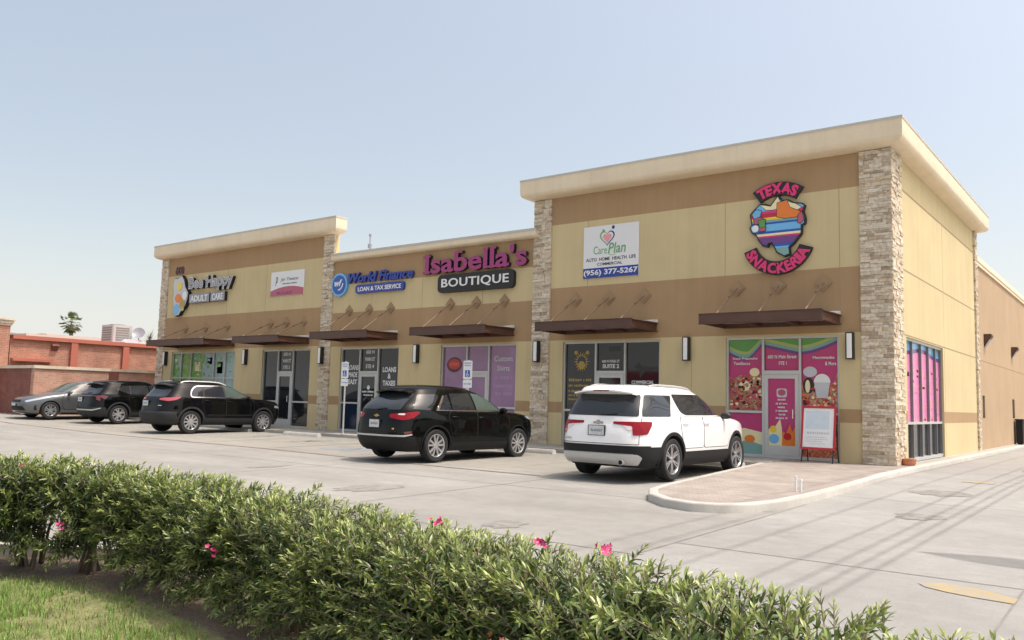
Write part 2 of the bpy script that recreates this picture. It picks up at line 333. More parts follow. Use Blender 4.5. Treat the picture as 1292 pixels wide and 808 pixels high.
def arc_text(mb, body, cx, cz, rad, a0, a1, h, y, depth, mi, offset=.0, top=True):
    """letters spread along an arc between angles a0..a1 (degrees)"""
    n = len(body)
    ws = []
    for ch in body:
        v, _ = text_geo(ch, .5, 0); ws.append(v[:, 0].max() - v[:, 0].min() + .12)
    tot = sum(ws); acc = 0
    for ch, wd in zip(body, ws):
        a = R(a0 + (a1 - a0) * (acc + wd / 2) / tot); acc += wd
        v, f = text_geo(ch, .5, offset); v0, _ = text_geo(ch, .5, 0); lo = v0.min(0); hi = v0.max(0)
        s = h / .72; lw = abs(R(a1 - a0)) * rad * wd / tot * .9
        px = (v[:, 0] - (lo[0] + hi[0]) / 2) / (hi[0] - lo[0]) * lw; pz = (v[:, 1] - (lo[1] + hi[1]) / 2) / (hi[1] - lo[1]) * h
        ang = (a - math.pi / 2) if top else (a + math.pi / 2)
        X = cx + rad * math.cos(a) + px * math.cos(ang) - pz * math.sin(ang); Z = cz + rad * math.sin(a) + px * math.sin(ang) + pz * math.cos(ang)
        mb.add(np.stack([X, y - (v[:, 2] + .5) * depth, Z], 1).tolist(), f, mi)
def clip_z(poly, z0, z1):
    for lim, keep in ((z0, 1), (z1, -1)):
        out = []
        for i in range(len(poly)):
            a, b = poly[i], poly[(i + 1) % len(poly)]; da = (a[1] - lim) * keep; db = (b[1] - lim) * keep
            if da >= 0: out.append(a)
            if da * db < 0: t = da / (da - db); out.append((a[0] + (b[0] - a[0]) * t, lim))
        poly = out
        if not poly: return []
    return poly
def ellipse(cx, cz, rx, rz, n=28, a0=0, a1=360): return [(cx + rx * math.cos(R(a0 + (a1 - a0) * i / n)), cz + rz * math.sin(R(a0 + (a1 - a0) * i / n))) for i in range(n + (a1 - a0 != 360))]
def rrect(x0, x1, z0, z1, r, n=4):
    p = []
    for cx, cz, a in ((x1 - r, z0 + r, -90), (x1 - r, z1 - r, 0), (x0 + r, z1 - r, 90), (x0 + r, z0 + r, 180)):
        p += [(cx + r * math.cos(R(a + 90 * i / n)), cz + r * math.sin(R(a + 90 * i / n))) for i in range(n + 1)]
    return p

# ------------------------------------------------------------------ ground
def zlot(x, y): return -.10 + .015 * (min(max(y, -14), -3) + 3) + .012 * max(0.0, min(-22 - x, 14)) + .03 * max(0.0, min(-29.5 - x, 3.0))
def grid_sheet(name, xs, ys, zf, m, holes=None):
    mb = MB(); nx = len(xs)
    mb.v = [(x, y, zf(x, y)) for y in ys for x in xs]
    mb.f = [(j * nx + i, j * nx + i + 1, (j + 1) * nx + i + 1, (j + 1) * nx + i) for j in range(len(ys) - 1) for i in range(nx - 1)]
    mb.m = [0] * len(mb.f); return struct(mb.build(name, m))
far = MB(); far.quad((-1500, -1500, -.75), (1500, -1500, -.75), (1500, 1500, -.75), (-1500, 1500, -.75)); struct(far.build('ground', mat('dry_ground', (.33, .29, .22), .95, .2, .02)))
ys = [-16.9, -16, -15, -14] + list(np.arange(-13, -3, 1.0)) + [-3] + list(np.arange(0, 70, 5.0))
grid_sheet('parking_lot', [-60, -50, -42, -36, -32.5, -31, -29.5, -28, -25, -22] + list(np.arange(-20, 0, 2.0)) + [.5, .62], ys, zlot, M['lot'])
grid_sheet('driveway', [.62, 2, 4, 6, 9, 14, 20], ys, zlot, M['drive'])
street = MB(); street.quad((-80, -60, -.3), (80, -60, -.3), (80, -27, -.3), (-80, -27, -.3)); struct(street.build('road', mat('asphalt', (.07, .07, .072), .9, .15, .5, .15, 60)))

def strip(mb, pts, wd, dz, mi=0, step=1.0):
    P = [Vector((x, y, 0)) for x, y in pts]; q = []
    for a, b in zip(P, P[1:]):
        k = max(1, int((b - a).length / step)); q += [a.lerp(b, i / k) for i in range(k)]
    q.append(P[-1]); vs = []
    for i, p in enumerate(q):
        d = (q[min(i + 1, len(q) - 1)] - q[max(i - 1, 0)]).normalized(); n = Vector((-d.y, d.x, 0)) * (wd / 2)
        for s in (p + n, p - n): vs.append((s.x, s.y, zlot(s.x, s.y) + dz))
    mb.add(vs, [(2 * i, 2 * i + 1, 2 * i + 3, 2 * i + 2) for i in range(len(q) - 1)], mi)
j = MB()
for x in (-33, -28.2, -23.4, -18.6, -13.8, -9, -4.2): strip(j, [(x, -15.6), (x, -2.05)], .018, .004)
for y in (-5.05, -9.2, -13.2): strip(j, [(-45, y), (-2.2 if y > -8 else .6, y)], .018, .004)
for y in (-12.3, -6.5, -1.5, 4, 9.5, 15, 21): strip(j, [(.64, y), (12, y)], .018, .004)
strip(j, [(3.9, -16), (3.9, 40)], .018, .004); strip(j, [(.64, -16.5), (.64, -8)], .018, .004)
struct(j.build('pavement_joints', M['crack']))
mb = MB(); nx_ = 30; xs_ = [-33.2 + (33.2 - 2.45) * i / nx_ for i in range(nx_ + 1)]; ya_ = [-7.0, -5, -3, -2.02]
mb.v = [(x, y, zlot(x, y) + .002) for y in ya_ for x in xs_]; mb.f = [(j_ * (nx_ + 1) + i, j_ * (nx_ + 1) + i + 1, (j_ + 1) * (nx_ + 1) + i + 1, (j_ + 1) * (nx_ + 1) + i) for j_ in range(3) for i in range(nx_)]; mb.m = [0] * len(mb.f); struct(mb.build('stall_pavement', concrete_mat('stall_concrete', (.265, .250, .218), .12)))
p = MB(); strip(p, [(-40, -7.1), (-22, -7.05), (-14, -7.1), (-7, -7.5), (-4.6, -7.5)], .10, .008); struct(p.build('painted_line', M['redline']))
p = MB()
for x in (-6.1, -10.6, -13.9, -17.0, -20.0, -24.4, -27.0): strip(p, [(x, -6.6), (x, -2.7)], .09, .006)
struct(p.build('stall_lines', M['whitepaint']))
p = MB(); rng = random.Random(4)
for x_, y_ in [(-3.3, -3.6), (-3.0, -4.2), (-8.6, -4.0), (-12.3, -3.9), (-12.0, -4.6), (-15.4, -3.8), (-15.6, -4.4), (-18.3, -4.0), (-18.6, -3.4), (-21.8, -4.1), (-25.2, -3.9), (-5.4, -11.2), (-9.5, -10.1), (-1.5, -12.6), (2.2, -8.2), (1.9, -4.8), (2.4, 3.0)]:
    r_ = rng.uniform(.18, .42); a_ = rng.uniform(.5, 1.4); pts_ = [(x_ + r_ * rng.uniform(.7, 1.2) * math.cos(R(q_)) * a_, y_ + r_ * rng.uniform(.7, 1.2) * math.sin(R(q_)) * 1.6) for q_ in range(0, 360, 20)]
    p.add([(x, y, zlot(x, y) + .0045) for x, y in pts_], [tuple(range(len(pts_)))])
struct(p.build('oil_stains', worn_mat('oil_stain', (.15, .14, .125), LOTC, .36, .58, 7)))
# accessible stall mark
p = MB(); x0, y0 = -12.2, -5.5
vs = [(x0 - .65, y0 - .55), (x0 + .65, y0 - .55), (x0 + .65, y0 + .55), (x0 - .65, y0 + .55)]
p.add([(x, y, zlot(x, y) + .005) for x, y in vs], [(0, 1, 2, 3)], 0)
def flat(pts, dz, mi): p.add([(x, y, zlot(x, y) + dz) for x, y in pts], [tuple(range(len(pts)))], mi)
ring = [(x0 + .26 * math.cos(R(a)), y0 - .12 + .26 * math.sin(R(a))) for a in range(-200, 61, 20)]
for a, b in zip(ring, ring[1:]):
    ca = Vector((x0, y0 - .12)); ia = ca + (Vector(a) - ca) * .72; ib = ca + (Vector(b) - ca) * .72
    flat([a, b, tuple(ib), tuple(ia)], .009, 1)
flat([(x0 - .07, y0 - .1), (x0 + .0, y0 - .1), (x0 + .0, y0 + .28), (x0 - .07, y0 + .28)], .012, 1)
flat([(x0, y0 - .02), (x0 + .28, y0 - .02), (x0 + .28, y0 + .05), (x0, y0 + .05)], .012, 1)
flat([(x0 - .035 + .07 * math.cos(R(a)), y0 + .36 + .07 * math.sin(R(a))) for a in range(0, 360, 30)], .012, 1)
struct(p.build('painted_wheelchair_mark', [M['bluepaint'], M['whitepaint']]))
p = MB()
def flat2(pts, dz): p.add([(x, y, zlot(x, y) + dz) for x, y in pts], [tuple(range(len(pts)))], 0)
flat2([(3.14, -12.66), (3.33, -12.50), (3.60, -12.56), (3.91, -12.76), (3.90, -12.96), (3.62, -12.93), (3.40, -12.87), (3.22, -12.78)], .006)
flat2([(1.7, -1.9), (2.3, -1.9), (2.3, -2.25), (1.75, -2.2)], .006)
struct(p.build('painted_arrow', M['yelpaint']))

# sidewalk, island and kerbs: top at z = 0
isl = [(-2.42, -2.0), (-2.30, -3.2), (-2.02, -5.6), (-1.74, -8.05), (-1.60, -8.75), (-1.28, -9.35), (-.80, -9.80), (-.30, -9.95), (.10, -9.80), (.38, -9.40), (.56, -8.70), (.62, -7.6), (.62, -6.0), (.56, -4.2), (.50, -2.6), (.48, 0), (.48, 55)]
mb = MB(); mb.prism_z([(-33.3, 0.3), (-33.3, -2.0), (-2.42, -2.0), (-2.42, 0.3)], -.5, 0.0); mb.box(-.02, .34, .3, 55, -.5, 0.0); struct(mb.build('sidewalk', M['walk']))
mb = MB(); nk = len(isl); ins = []
for i, (x, y) in enumerate(isl):
    a = Vector(isl[max(i - 1, 0)]); b = Vector(isl[min(i + 1, nk - 1)]); d = (b - a).normalized(); ins.append((x - d.y * .15, y + d.x * .15))
def ztop(y): return -.080 * max(0.0, min(1.0, (-y - 2.2) / 7.4))
prof = []
for (x, y), (xi, yi) in zip(isl, ins):
    h_ = ztop(y)
    c = Vector((x, y)); q = (Vector((xi, yi)) - c).normalized()
    prof.append([(x, y, -.5), (x, y, h_ - .025), (x + q.x * .010, y + q.y * .010, h_ - .006), (x + q.x * .028, y + q.y * .028, h_ + .003), (xi, yi, h_ + .003), (xi, yi, h_ - .1)])
vs = [p_ for pr in prof for p_ in pr]; k = 6
mb.add(vs, [(i * k + t, i * k + t + 1, (i + 1) * k + t + 1, (i + 1) * k + t) for i in range(nk - 1) for t in range(k - 1)])
struct(mb.build('kerb', M['kerb'], angle=50))
mb = MB(); ring_ = [(x, y) for x, y in ins[:15]]; mb.v = [(x, y, ztop(y) - .003) for x, y in ring_] + [(.33, .3, -.003), (-2.40, .3, -.003)]; mb.f = [tuple(range(len(mb.v)))]; mb.m = [0]; bm_ = None; struct(mb.build('paved_island', M['paver']))

# planter behind the hedge line
HED = [(-6.5, -21.5), (-5.2, -20.2), (-4.3, -19.2), (-3.6, -18.45), (-2.80, -17.78), (-2.1, -17.36), (-1.3, -17.17), (-.35, -17.22), (.55, -17.34), (1.35, -17.52), (2.25, -17.78), (3.0, -17.98), (3.7, -18.16), (4.4, -18.36), (5.2, -18.65), (6.5, -19.5), (8, -20.5)]
def catmull(P, per=8):
    P = [np.array(p, float) for p in P]; out = []
    for i in range(1, len(P) - 2):
        for t in np.linspace(0, 1, per, endpoint=False):
            p0, p1, p2, p3 = P[i - 1:i + 3]; out.append(.5 * (2 * p1 + (p2 - p0) * t + (2 * p0 - 5 * p1 + 4 * p2 - p3) * t * t + (3 * p1 - p0 - 3 * p2 + p3) * t ** 3))
    return np.array(out)
HC = catmull(HED); HT = np.gradient(HC, axis=0); HT /= np.linalg.norm(HT, axis=1)[:, None]; HN = np.stack([-HT[:, 1], HT[:, 0]], 1)   # HN points to the lot
HS = np.concatenate([[0], np.cumsum(np.linalg.norm(np.diff(HC, axis=0), axis=1))])
def hed(s): return np.array([np.interp(s, HS, HC[:, 0]), np.interp(s, HS, HC[:, 1])]), np.array([np.interp(s, HS, HT[:, 0]), np.interp(s, HS, HT[:, 1])])
mb = MB(); prof = [(.50, -.13), (.62, -.13), (.645, -.15), (.655, -.45)]; prof = [(.50, -.3)] + prof; k = len(prof)
for c, n in zip(HC, HN): mb.v += [(c[0] + n[0] * d, c[1] + n[1] * d, z) for d, z in prof]
mb.f = [(i * k + t, i * k + t + 1, (i + 1) * k + t + 1, (i + 1) * k + t) for i in range(len(HC) - 1) for t in range(k - 1)]; mb.m = [0] * len(mb.f)
kk = mb.build('planter_kerb', M['kerb'], angle=40); struct(kk)
offs = [.51, .35, .2, .0, -.2, -.36, -.6, -.8, -1.1, -1.5, -2.2, -3.2, -4.5, -6.5]
mb = MB(); k = len(offs)
for i, (c, n) in enumerate(zip(HC, HN)):
    for d in offs:
        s = .05 * math.exp(-((d - .05) / .4) ** 2); mb.v.append((c[0] + n[0] * d, c[1] + n[1] * d, -.255 + s + RNG.normal(0, .006)))
mb.f = [(i * k + t, (i + 1) * k + t, (i + 1) * k + t + 1, i * k + t + 1) for i in range(len(HC) - 1) for t in range(k - 1)]
mb.m = [0 if t < 5 else 1 for i in range(len(HC) - 1) for t in range(k - 1)]
struct(mb.build('planting_bed', [M['soil'], M['grassbase']], smooth=True))

# ------------------------------------------------------------------ retail building
bld = thing('retail_building', 'long tan and cream stucco retail strip with stone piers and two raised blocks', 'building', (-16, 0, 0))
YB = M['yellow']; BB = M['brown']; WALLM = [YB, BB, M['joint'], M['tan'], M['roof']]
def wall(mb, axis, pos, u0, u1, bands, holes, deep=.16, rv=0):
    """bands [(z0,z1,mat)], holes [(u0,u1,z0,z1)]; axis 'x': face at y=pos looking -Y, axis 'y': face at x=pos looking +X"""
    def P(u, z, d=0.0): return (u, pos + d, z) if axis == 'x' else (pos - d, u, z)
    us = sorted({u0, u1} | {h for q in holes for h in q[:2]}); zs = sorted({b[0] for b in bands} | {b[1] for b in bands} | {h for q in holes for h in q[2:]})
    for a, b in zip(us, us[1:]):
        for c, d in zip(zs, zs[1:]):
            um, zm = (a + b) / 2, (c + d) / 2
            if any(h[0] < um < h[1] and h[2] < zm < h[3] for h in holes): continue
            m_ = next((q[2] for q in bands if q[0] < zm < q[1]), None)
            if m_ is None: continue
            mb.quad(P(a, c), P(b, c), P(b, d), P(a, d), m_)
    for a, b, c, d in holes:
        mb.quad(P(a, c), P(a, c, deep), P(a, d, deep), P(a, d), rv); mb.quad(P(b, c), P(b, c, deep), P(b, d, deep), P(b, d), rv)
        mb.quad(P(a, d), P(b, d), P(b, d, deep), P(a, d, deep), rv)
ST = dict(s1=(-4.08, -1.20), s2=(-9.22, -5.99), s3=(-14.14, -10.965), s4=(-19.17, -16.13), s5=(-23.91, -20.91), s6=(-30.63, -25.78))
ZS = 3.05
def hole(k): return (ST[k][0], ST[k][1], .0, ZS)
low = [(-.3, .945, 0), (.945, 1.267, 1), (1.267, 3.10, 0)]
# right tower
mb = MB()
wall(mb, 'x', 0, -9.75, -.64, low + [(3.10, 4.69, 1), (4.69, 6.64, 0), (6.64, 7.55, 1)], [hole('s1'), hole('s2')])
SW = (1.40, 5.80)
wall(mb, 'y', 0, .0, 11.69, [(-.3, .945, 0), (.945, 1.267, 1), (1.267, 7.55, 0)], [(SW[0], SW[1], .0, 3.08)])
for x in (-8.39, -4.10, -1.16): mb.box(x - .007, x + .007, -.002, .004, 3.1, 7.48, 2)
for x in (-5.05,): mb.box(x - .007, x + .007, -.002, .004, 0, 3.1, 2)
for z in (6.73, 4.73, 3.12): mb.box(-.003, .003, .95, 11.3, z - .016, z + .016, 2)
for y in (6.0,): mb.box(-.003, .002, y - .006, y + .006, 0, 6.7, 2)
mb.quad((-10.36, 0, -.3), (-10.36, 11.69, -.3), (-10.36, 11.69, 7.55), (-10.36, 0, 7.55), 0); mb.quad((-10.36, 11.69, -.3), (0, 11.69, -.3), (0, 11.69, 7.55), (-10.36, 11.69, 7.55), 0)
mb.quad((-10.36, 0, 7.4), (0, 0, 7.4), (0, 11.69, 7.4), (-10.36, 11.69, 7.4), 4)
mb.build('tower_wall', WALLM, bld)
# middle
mb = MB(); wall(mb, 'x', 0, -19.78, -10.3, low + [(3.10, 4.36, 1), (4.36, 5.42, 0), (5.42, 6.36, 1)], [hole('s3'), hole('s4')])
for x in (-15.1, -12.4, -17.6): mb.box(x - .007, x + .007, -.002, .004, 3.1, 6.3, 2)
mb.quad((-31.8, .2, 6.2), (-10.4, .2, 6.2), (-10.4, 16, 6.2), (-31.8, 16, 6.2), 4); mb.quad((-31.8, 16, -.3), (-10.4, 16, -.3), (-10.4, 16, 6.2), (-31.8, 16, 6.2), 3)
mb.build('middle_wall', WALLM, bld)
# left block with its free-standing parapet
mb = MB(); wall(mb, 'x', 0, -31.35, -20.30, [(-.3, .945, 0), (.945, 1.267, 1), (1.267, 3.15, 0), (3.15, 4.63, 1), (4.63, 6.55, 0), (6.55, 7.42, 1)], [hole('s5'), hole('s6')])
for x in (-26.6, -23.9, -28.9): mb.box(x - .007, x + .007, -.002, .004, 3.15, 7.37, 2)
mb.quad((-31.84, 0, -.3), (-31.84, 16, -.3), (-31.84, 16, 6.25), (-31.84, 0, 6.25), 0)
mb.box(-31.84, -19.74, .02, .20, 6.2, 7.44, 0)
mb.build('left_wall', WALLM, bld)
# rear wing along the drive
mb = MB(); wall(mb, 'y', -.02, 11.6, 58, [(-.3, 6.62, 3)], [(12.55, 13.05, 1.09, 1.88), (20.05, 20.75, 1.09, 1.88), (30, 30.7, 1.09, 1.88)], .12, 3)
for z in (3.1,): mb.box(-.022, -.016, 11.7, 58, z - .015, z + .015, 2)
mb.box(-.03, .02, 24.6, 24.7, .02, 1.9, 2)
mb.quad((-31.8, 16, 6.2), (-.1, 11.7, 6.2), (-.1, 58, 6.2), (-31.8, 58, 6.2), 4); mb.quad((-31.8, 58, -.3), (-.02, 58, -.3), (-.02, 58, 6.62), (-31.8, 58, 6.62), 3)
mb.build('rear_wall', WALLM, bld)
mb = MB()
for y in (12.55, 20.05, 30): mb.box(-.14, -.12, y, y + .7, 1.09, 1.88)
wp = mb.build('rear_window', M['glass'], bld)
mb = MB(); mb.box(-.36, .06, 11.74, 58, 6.52, 6.70); mb.build('rear_coping', M['cream'], bld)
mb = MB()
mb.prism_x([(11.8, 6.52), (58, 6.52), (58, 6.40), (11.8, 6.40)], -.02, .035); mb.build('rear_frieze', M['cream'], bld)

def coping(name, rect, zc, zf, zw, ov, fac=(1, 1, 1, 1), inner=.3, cap=.06):
    """moulded coping swept round a rectangle; fac scales the overhang on (left, right, front, back)"""
    x0, x1, y0, y1 = rect
    prof = [(-inner, zc - .10), (-inner, zc - .01), (ov + .014, zc), (ov + .014, zc - cap), (ov, zc - cap - .003), (ov, zf)]
    for i in range(1, 7):
        t = R(90 * i / 6); prof.append((.02 + (ov - .02) * math.cos(t), zf - (zf - zw) * math.sin(t)))
    prof.append((-.05, zw - .004))
    mb = MB(); k = len(prof)
    for cx, cy, fx, fy, sx, sy in ((x0, y0, fac[0], fac[2], -1, -1), (x1, y0, fac[1], fac[2], 1, -1), (x1, y1, fac[1], fac[3], 1, 1), (x0, y1, fac[0], fac[3], -1, 1)):
        for d, z in prof:
            dx = d * fx if d > 0 else d * min(1, (x1 - x0) / 2.2); dy = d * fy if d > 0 else d * min(1, (y1 - y0) / 2.2 / inner * .9)
            mb.v.append((cx + sx * dx, cy + sy * dy, z))
    for c in range(4):
        for t in range(k - 1):
            a = c * k + t; b = ((c + 1) % 4) * k + t; mb.f.append((a, b, b + 1, a + 1)); mb.m.append(1 if t < 3 else 0)
    return mb.build(name, [M['cream'], M['metal_cap']], bld, angle=35)
coping('tower_coping', (-10.36, 0, 0, 11.69), 8.10, 7.67, 7.48, .385, (.86, 1, 1, 1))
coping('middle_coping', (-19.70, -10.2, 0, 9), 6.595, 6.40, 6.31, .20, (.1, .1, 1, .2), cap=.08)
coping('left_coping', (-31.84, -19.74, 0, .14), 8.0, 7.565, 7.38, .385, (.6, 1.1, 1, .03))

def stones(name, faces, z0, z1, rows=(.04, .105), seed=0):
    """ledge-stone facing: every stone a box of its own depth and tone; faces: (axis, fixed, u0, u1)"""
    rng = random.Random(seed); mb = MB(); tone = []
    for axis, fx, u0, u1 in faces:
        z = z0
        while z < z1 - .02:
            h = min(rng.uniform(*rows), z1 - z); u = u0
            while u < u1 - .01:
                l = rng.choice((.12, .18, .26, .34)) * rng.uniform(.8, 1.25); l = min(l, u1 - u) if u1 - u - l > .06 else u1 - u
                d = .045 + rng.random() * .028; g = .002; t = rng.random(); s = len(mb.v)
                if axis == 'x': mb.box(u + g, u + l - g, fx - d, fx + .02, z + g, z + h - g)
                else: mb.box(fx - .02, fx + d, u + g, u + l - g, z + g, z + h - g)
                for q in range(s, s + 8):     # roughly split faces
                    x, y, zz = mb.v[q]; jx = rng.uniform(-.006, .006); mb.v[q] = (x + (jx if axis == 'y' else 0), y + (jx if axis == 'x' else 0), zz + rng.uniform(-.003, .003))
                tone += [t] * 8; u += l
            z += h
        if axis == 'x': mb.box(u0 + .01, u1 - .01, fx - .025, fx + .03, z0, z1, 1)
        else: mb.box(fx - .03, fx + .025, u0 + .01, u1 - .01, z0, z1, 1)
        tone += [0] * 8
    o = mb.build(name, [M['stone'], M['mortar']], bld); at = o.data.attributes.new('tone', 'FLOAT', 'POINT'); at.data.foreach_set('value', tone); return o
stones('stone_pier', [('x', 0, -.673, .05), ('y', 0, -.05, .95)], 0, 7.47, seed=1)
stones('stone_pier', [('x', 0, -10.36, -9.71)], 0, 7.47, seed=2)
stones('stone_pier', [('x', 0, -20.33, -19.73)], 0, 7.37, seed=3)
stones('stone_pier', [('x', 0, -31.86, -31.30)], 0, 7.37, seed=4)
stones('stone_pier', [('y', 0, 11.25, 11.72)], 0, 7.47, seed=5)

# ------------------------------------------------------------------ storefronts (parts of the building)
YG = .115          # glass plane
def storefront(key, splits, door=None, sill=1.0, paneM=None, low_m=None, sash=None):
    x0, x1 = ST[key]; cols = [x0] + list(splits) + [x1]; fr = MB(); fw = .055
    fr.box(x0, x1, .05, .16, ZS - .06, ZS); fr.box(x0, x1, .05, .16, 0.004, .075)
    for i, x in enumerate(cols):
        lo = x if i == 0 else (x - fw if i == len(cols) - 1 else x - fw / 2); fr.box(lo, lo + fw, .048, .16, .076, ZS - .062)
    panes = []
    for i, (a, b) in enumerate(zip(cols, cols[1:])):
        a += fw * (1 if i == 0 else .5); b -= fw * (1 if i == len(cols) - 2 else .5)
        if i == door:
            fr.box(a, b, .052, .158, 2.10, 2.19); panes.append(('transom', a, b, 2.19, ZS - .06)); panes.append(('door', a, b, .08, 2.10))
        else:
            if sill: fr.box(a, b, .055, .155, sill - .03, sill + .03); panes.append(('upper', a, b, sill + .03, ZS - .06)); panes.append(('lower', a, b, .075, sill - .03))
            else: panes.append(('full', a, b, .075, ZS - .06))
    sf = fr.build('storefront', M['alu'], bld)
    out = {}
    for n, (kind, a, b, c, d) in enumerate(panes):
        m_ = (paneM or {}).get((kind, a < (x0 + x1) / 2 - .4 and 'l' or (b > (x0 + x1) / 2 + .4 and 'r' or 'c')), None) or (paneM or {}).get(kind) or M['glass']
        if kind == 'door':
            df = MB(); g = .006; df.box(a + g, a + .10, .045, .11, c, d - g); df.box(b - .10, b - g, .045, .11, c, d - g); df.box(a + .1, b - .1, .046, .109, d - .11, d - g); df.box(a + .1, b - .1, .046, .109, c, c + .24)
            df.build('door_frame', M['alu'], sf)
            pm = MB(); pm.box(a + .1, b - .1, .085, .095, c + .24, d - .11); pm.build('door_pane', m_, sf)
            hd = MB(); hx = b - .13
            hd.poly([(hx, .04, 1.0), (hx, -.03, 1.0), (hx, -.03, 1.22), (hx, .04, 1.22)], .013, 8); hd.build('door_handle', M['chrome'], sf)
            out['door'] = (a + .1, b - .1, c + .24, d - .11)
        else:
            pm = MB(); pm.box(a, b, YG, YG + .012, c, d); pm.box(a, a + .012, YG - .004, YG - .001, c, d, 1); pm.box(b - .012, b, YG - .004, YG - .001, c, d, 1); pm.build('window_pane', [m_, M['alu_d']], sf)
            out[(kind, n)] = (a, b, c, d)
    return sf, out
def glyphs(mb, x0, x1, z, h, y, mi, n=None, seed=0):
    """a line of print too small to read: short strokes"""
    rng = random.Random(seed); x = x0
    while x < x1 - h * .3:
        wd = h * rng.uniform(.35, .7)
        if rng.random() < .14: x += h * .5; continue
        mb.box(x, min(x + wd, x1), y - .003, y, z + (rng.random() < .3) * h * .12, z + h * rng.uniform(.75, 1.0), mi); x += wd + h * .22

# s1: pink snack shop
sf1, o1 = storefront('s1', [-3.10, -2.16], 1, 1.14)
FILM = ['v_pink', 'v_green', 'v_lime', 'v_teal', 'v_purple', 'v_food', 'v_food2', 'white', 'v_cream', 'v_orange', 'v_sky', 'v_ltgrey', 'v_yellow', 'v_red', 'v_dkgrey', 'v_rose', 'v_maroon']
FI = {k: i for i, k in enumerate(FILM)}; fm = MB()
def layer(pts, l, k): fm.prism_y(pts, .111 - .0022 * l - (0.028 if l >= 50 else 0), .1125 - .0022 * l - (0.028 if l >= 50 else 0), FI[k])
def wave_band(a, b, lo, hi, l, k, n=16): layer([(a + (b - a) * i / n, lo(a + (b - a) * i / n)) for i in range(n + 1)] + [(b, hi), (a, hi)], l, k)
for kind, (a, b, c, d) in [(k, v) for k, v in o1.items() if k != 'door']:
    K = kind[0]; layer([(a + .004, c + .004), (b - .004, c + .004), (b - .004, d - .004), (a + .004, d - .004)], 0, 'v_pink')
    if K in ('upper', 'transom'):
        if K == 'transom': base = lambda x: ZS - .26 - .22 * (x + 3.1) / .94
        elif a < -3.2: base = lambda x: ZS - .46 - .14 * math.sin(math.pi * (x + 4.0) / .85) + .26 * max(0, (x + 3.5) / .4)
        else: base = lambda x: ZS - .46 + .30 * ((x + 2.1) / .9) ** 1.5 if x > -2.1 else ZS - .46
        for l, (k, dz) in enumerate((('v_purple', 0), ('v_teal', .075), ('v_lime', .16), ('v_green', .23))):
            wave_band(a + .004, b - .004, lambda x, dz=dz: min(base(x) + dz, ZS - .066), ZS - .064, l + 1, k)
a, b, c, d = [v for k, v in o1.items() if k[0] == 'upper' and v[0] < -3.2][0]
layer([(a, c), (b, c), (b, 2.03), (b - .2, 2.2), (b - .35, 2.05), (a + .3, 2.08), (a + .12, 1.98), (a, 2.05)], 1, 'v_food')
layer(ellipse(a + .42, 1.80, .16, .13) , 2, 'v_cream'); layer(ellipse(a + .40, 1.88, .09, .12), 3, 'v_cream'); layer(ellipse(a + .68, 2.15, .13, .11), 2, 'v_cream'); layer(ellipse(a + .66, 1.60, .13, .14), 2, 'v_rose')
layer(ellipse(a + .12, 1.62, .10, .07), 2, 'v_rose')
def sprinkle(a, b, c, d, n, seed, l0, keys, rmax=.055):
    rng = random.Random(seed)
    for i in range(n):
        rx = rng.uniform(.012, rmax); rz = rx * rng.uniform(.6, 1.1); x = rng.uniform(a + rx, b - rx); z = rng.uniform(c + rz, d - rz); layer(ellipse(x, z, rx, rz, 9), l0 + (i % 4) * .25, rng.choice(keys))
sprinkle(a, b, c, 2.05, 150, 1, 3.2, ['v_rose', 'v_red', 'v_cream', 'v_food', 'v_food2', 'v_food', 'v_rose', 'v_maroon'])
a2, b2, c2, d2 = [v for k, v in o1.items() if k[0] == 'lower' and v[0] < -3.2][0]
layer([(a2, c2), (b2, c2), (b2, .62), (a2 + .4, .72), (a2, .6)], 1, 'v_cream'); layer([(a2, c2), (b2, c2), (b2, .3), (a2 + .5, .42), (a2, .28)], 2, 'v_teal'); layer(ellipse(a2 + .55, .45, .14, .1), 3, 'v_orange')
a3, b3, c3, d3 = [v for k, v in o1.items() if k[0] == 'upper' and v[0] > -2.2][0]
layer([(a3, c3), (b3, c3), (b3, 2.25), (b3 - .1, 1.9), (b3 - .3, 1.8), (a3 + .25, 1.95), (a3, 1.9)], 1, 'v_food2')
layer(ellipse(a3 + .20, 2.16, .17, .13), 2, 'v_ltgrey'); layer(ellipse(a3 + .16, 1.82, .14, .2), 2, 'v_dkgrey'); layer(ellipse(a3 + .14, 1.8, .06, .16), 3, 'v_cream')
layer([(a3 + .36, 1.52), (a3 + .62, 1.52), (a3 + .68, 1.9), (a3 + .30, 1.9)], 3, 'v_ltgrey'); layer(ellipse(a3 + .49, 1.90, .20, .21, 14, 0, 180), 4, 'white')
a4, b4, c4, d4 = [v for k, v in o1.items() if k[0] == 'lower' and v[0] > -2.2][0]
layer([(a4, c4), (b4, c4), (b4, .95), (a4, 1.05)], 1, 'v_food2')
sprinkle(a3, b3, c3, 1.9, 110, 2, 1.3, ['v_rose', 'v_red', 'v_cream', 'v_food', 'v_food2', 'v_maroon', 'v_orange'])
da, db, dc, dd = o1['door']
layer([(da, dc), (db, dc), (db, dd), (da, dd)], 50 - 36, 'v_pink')
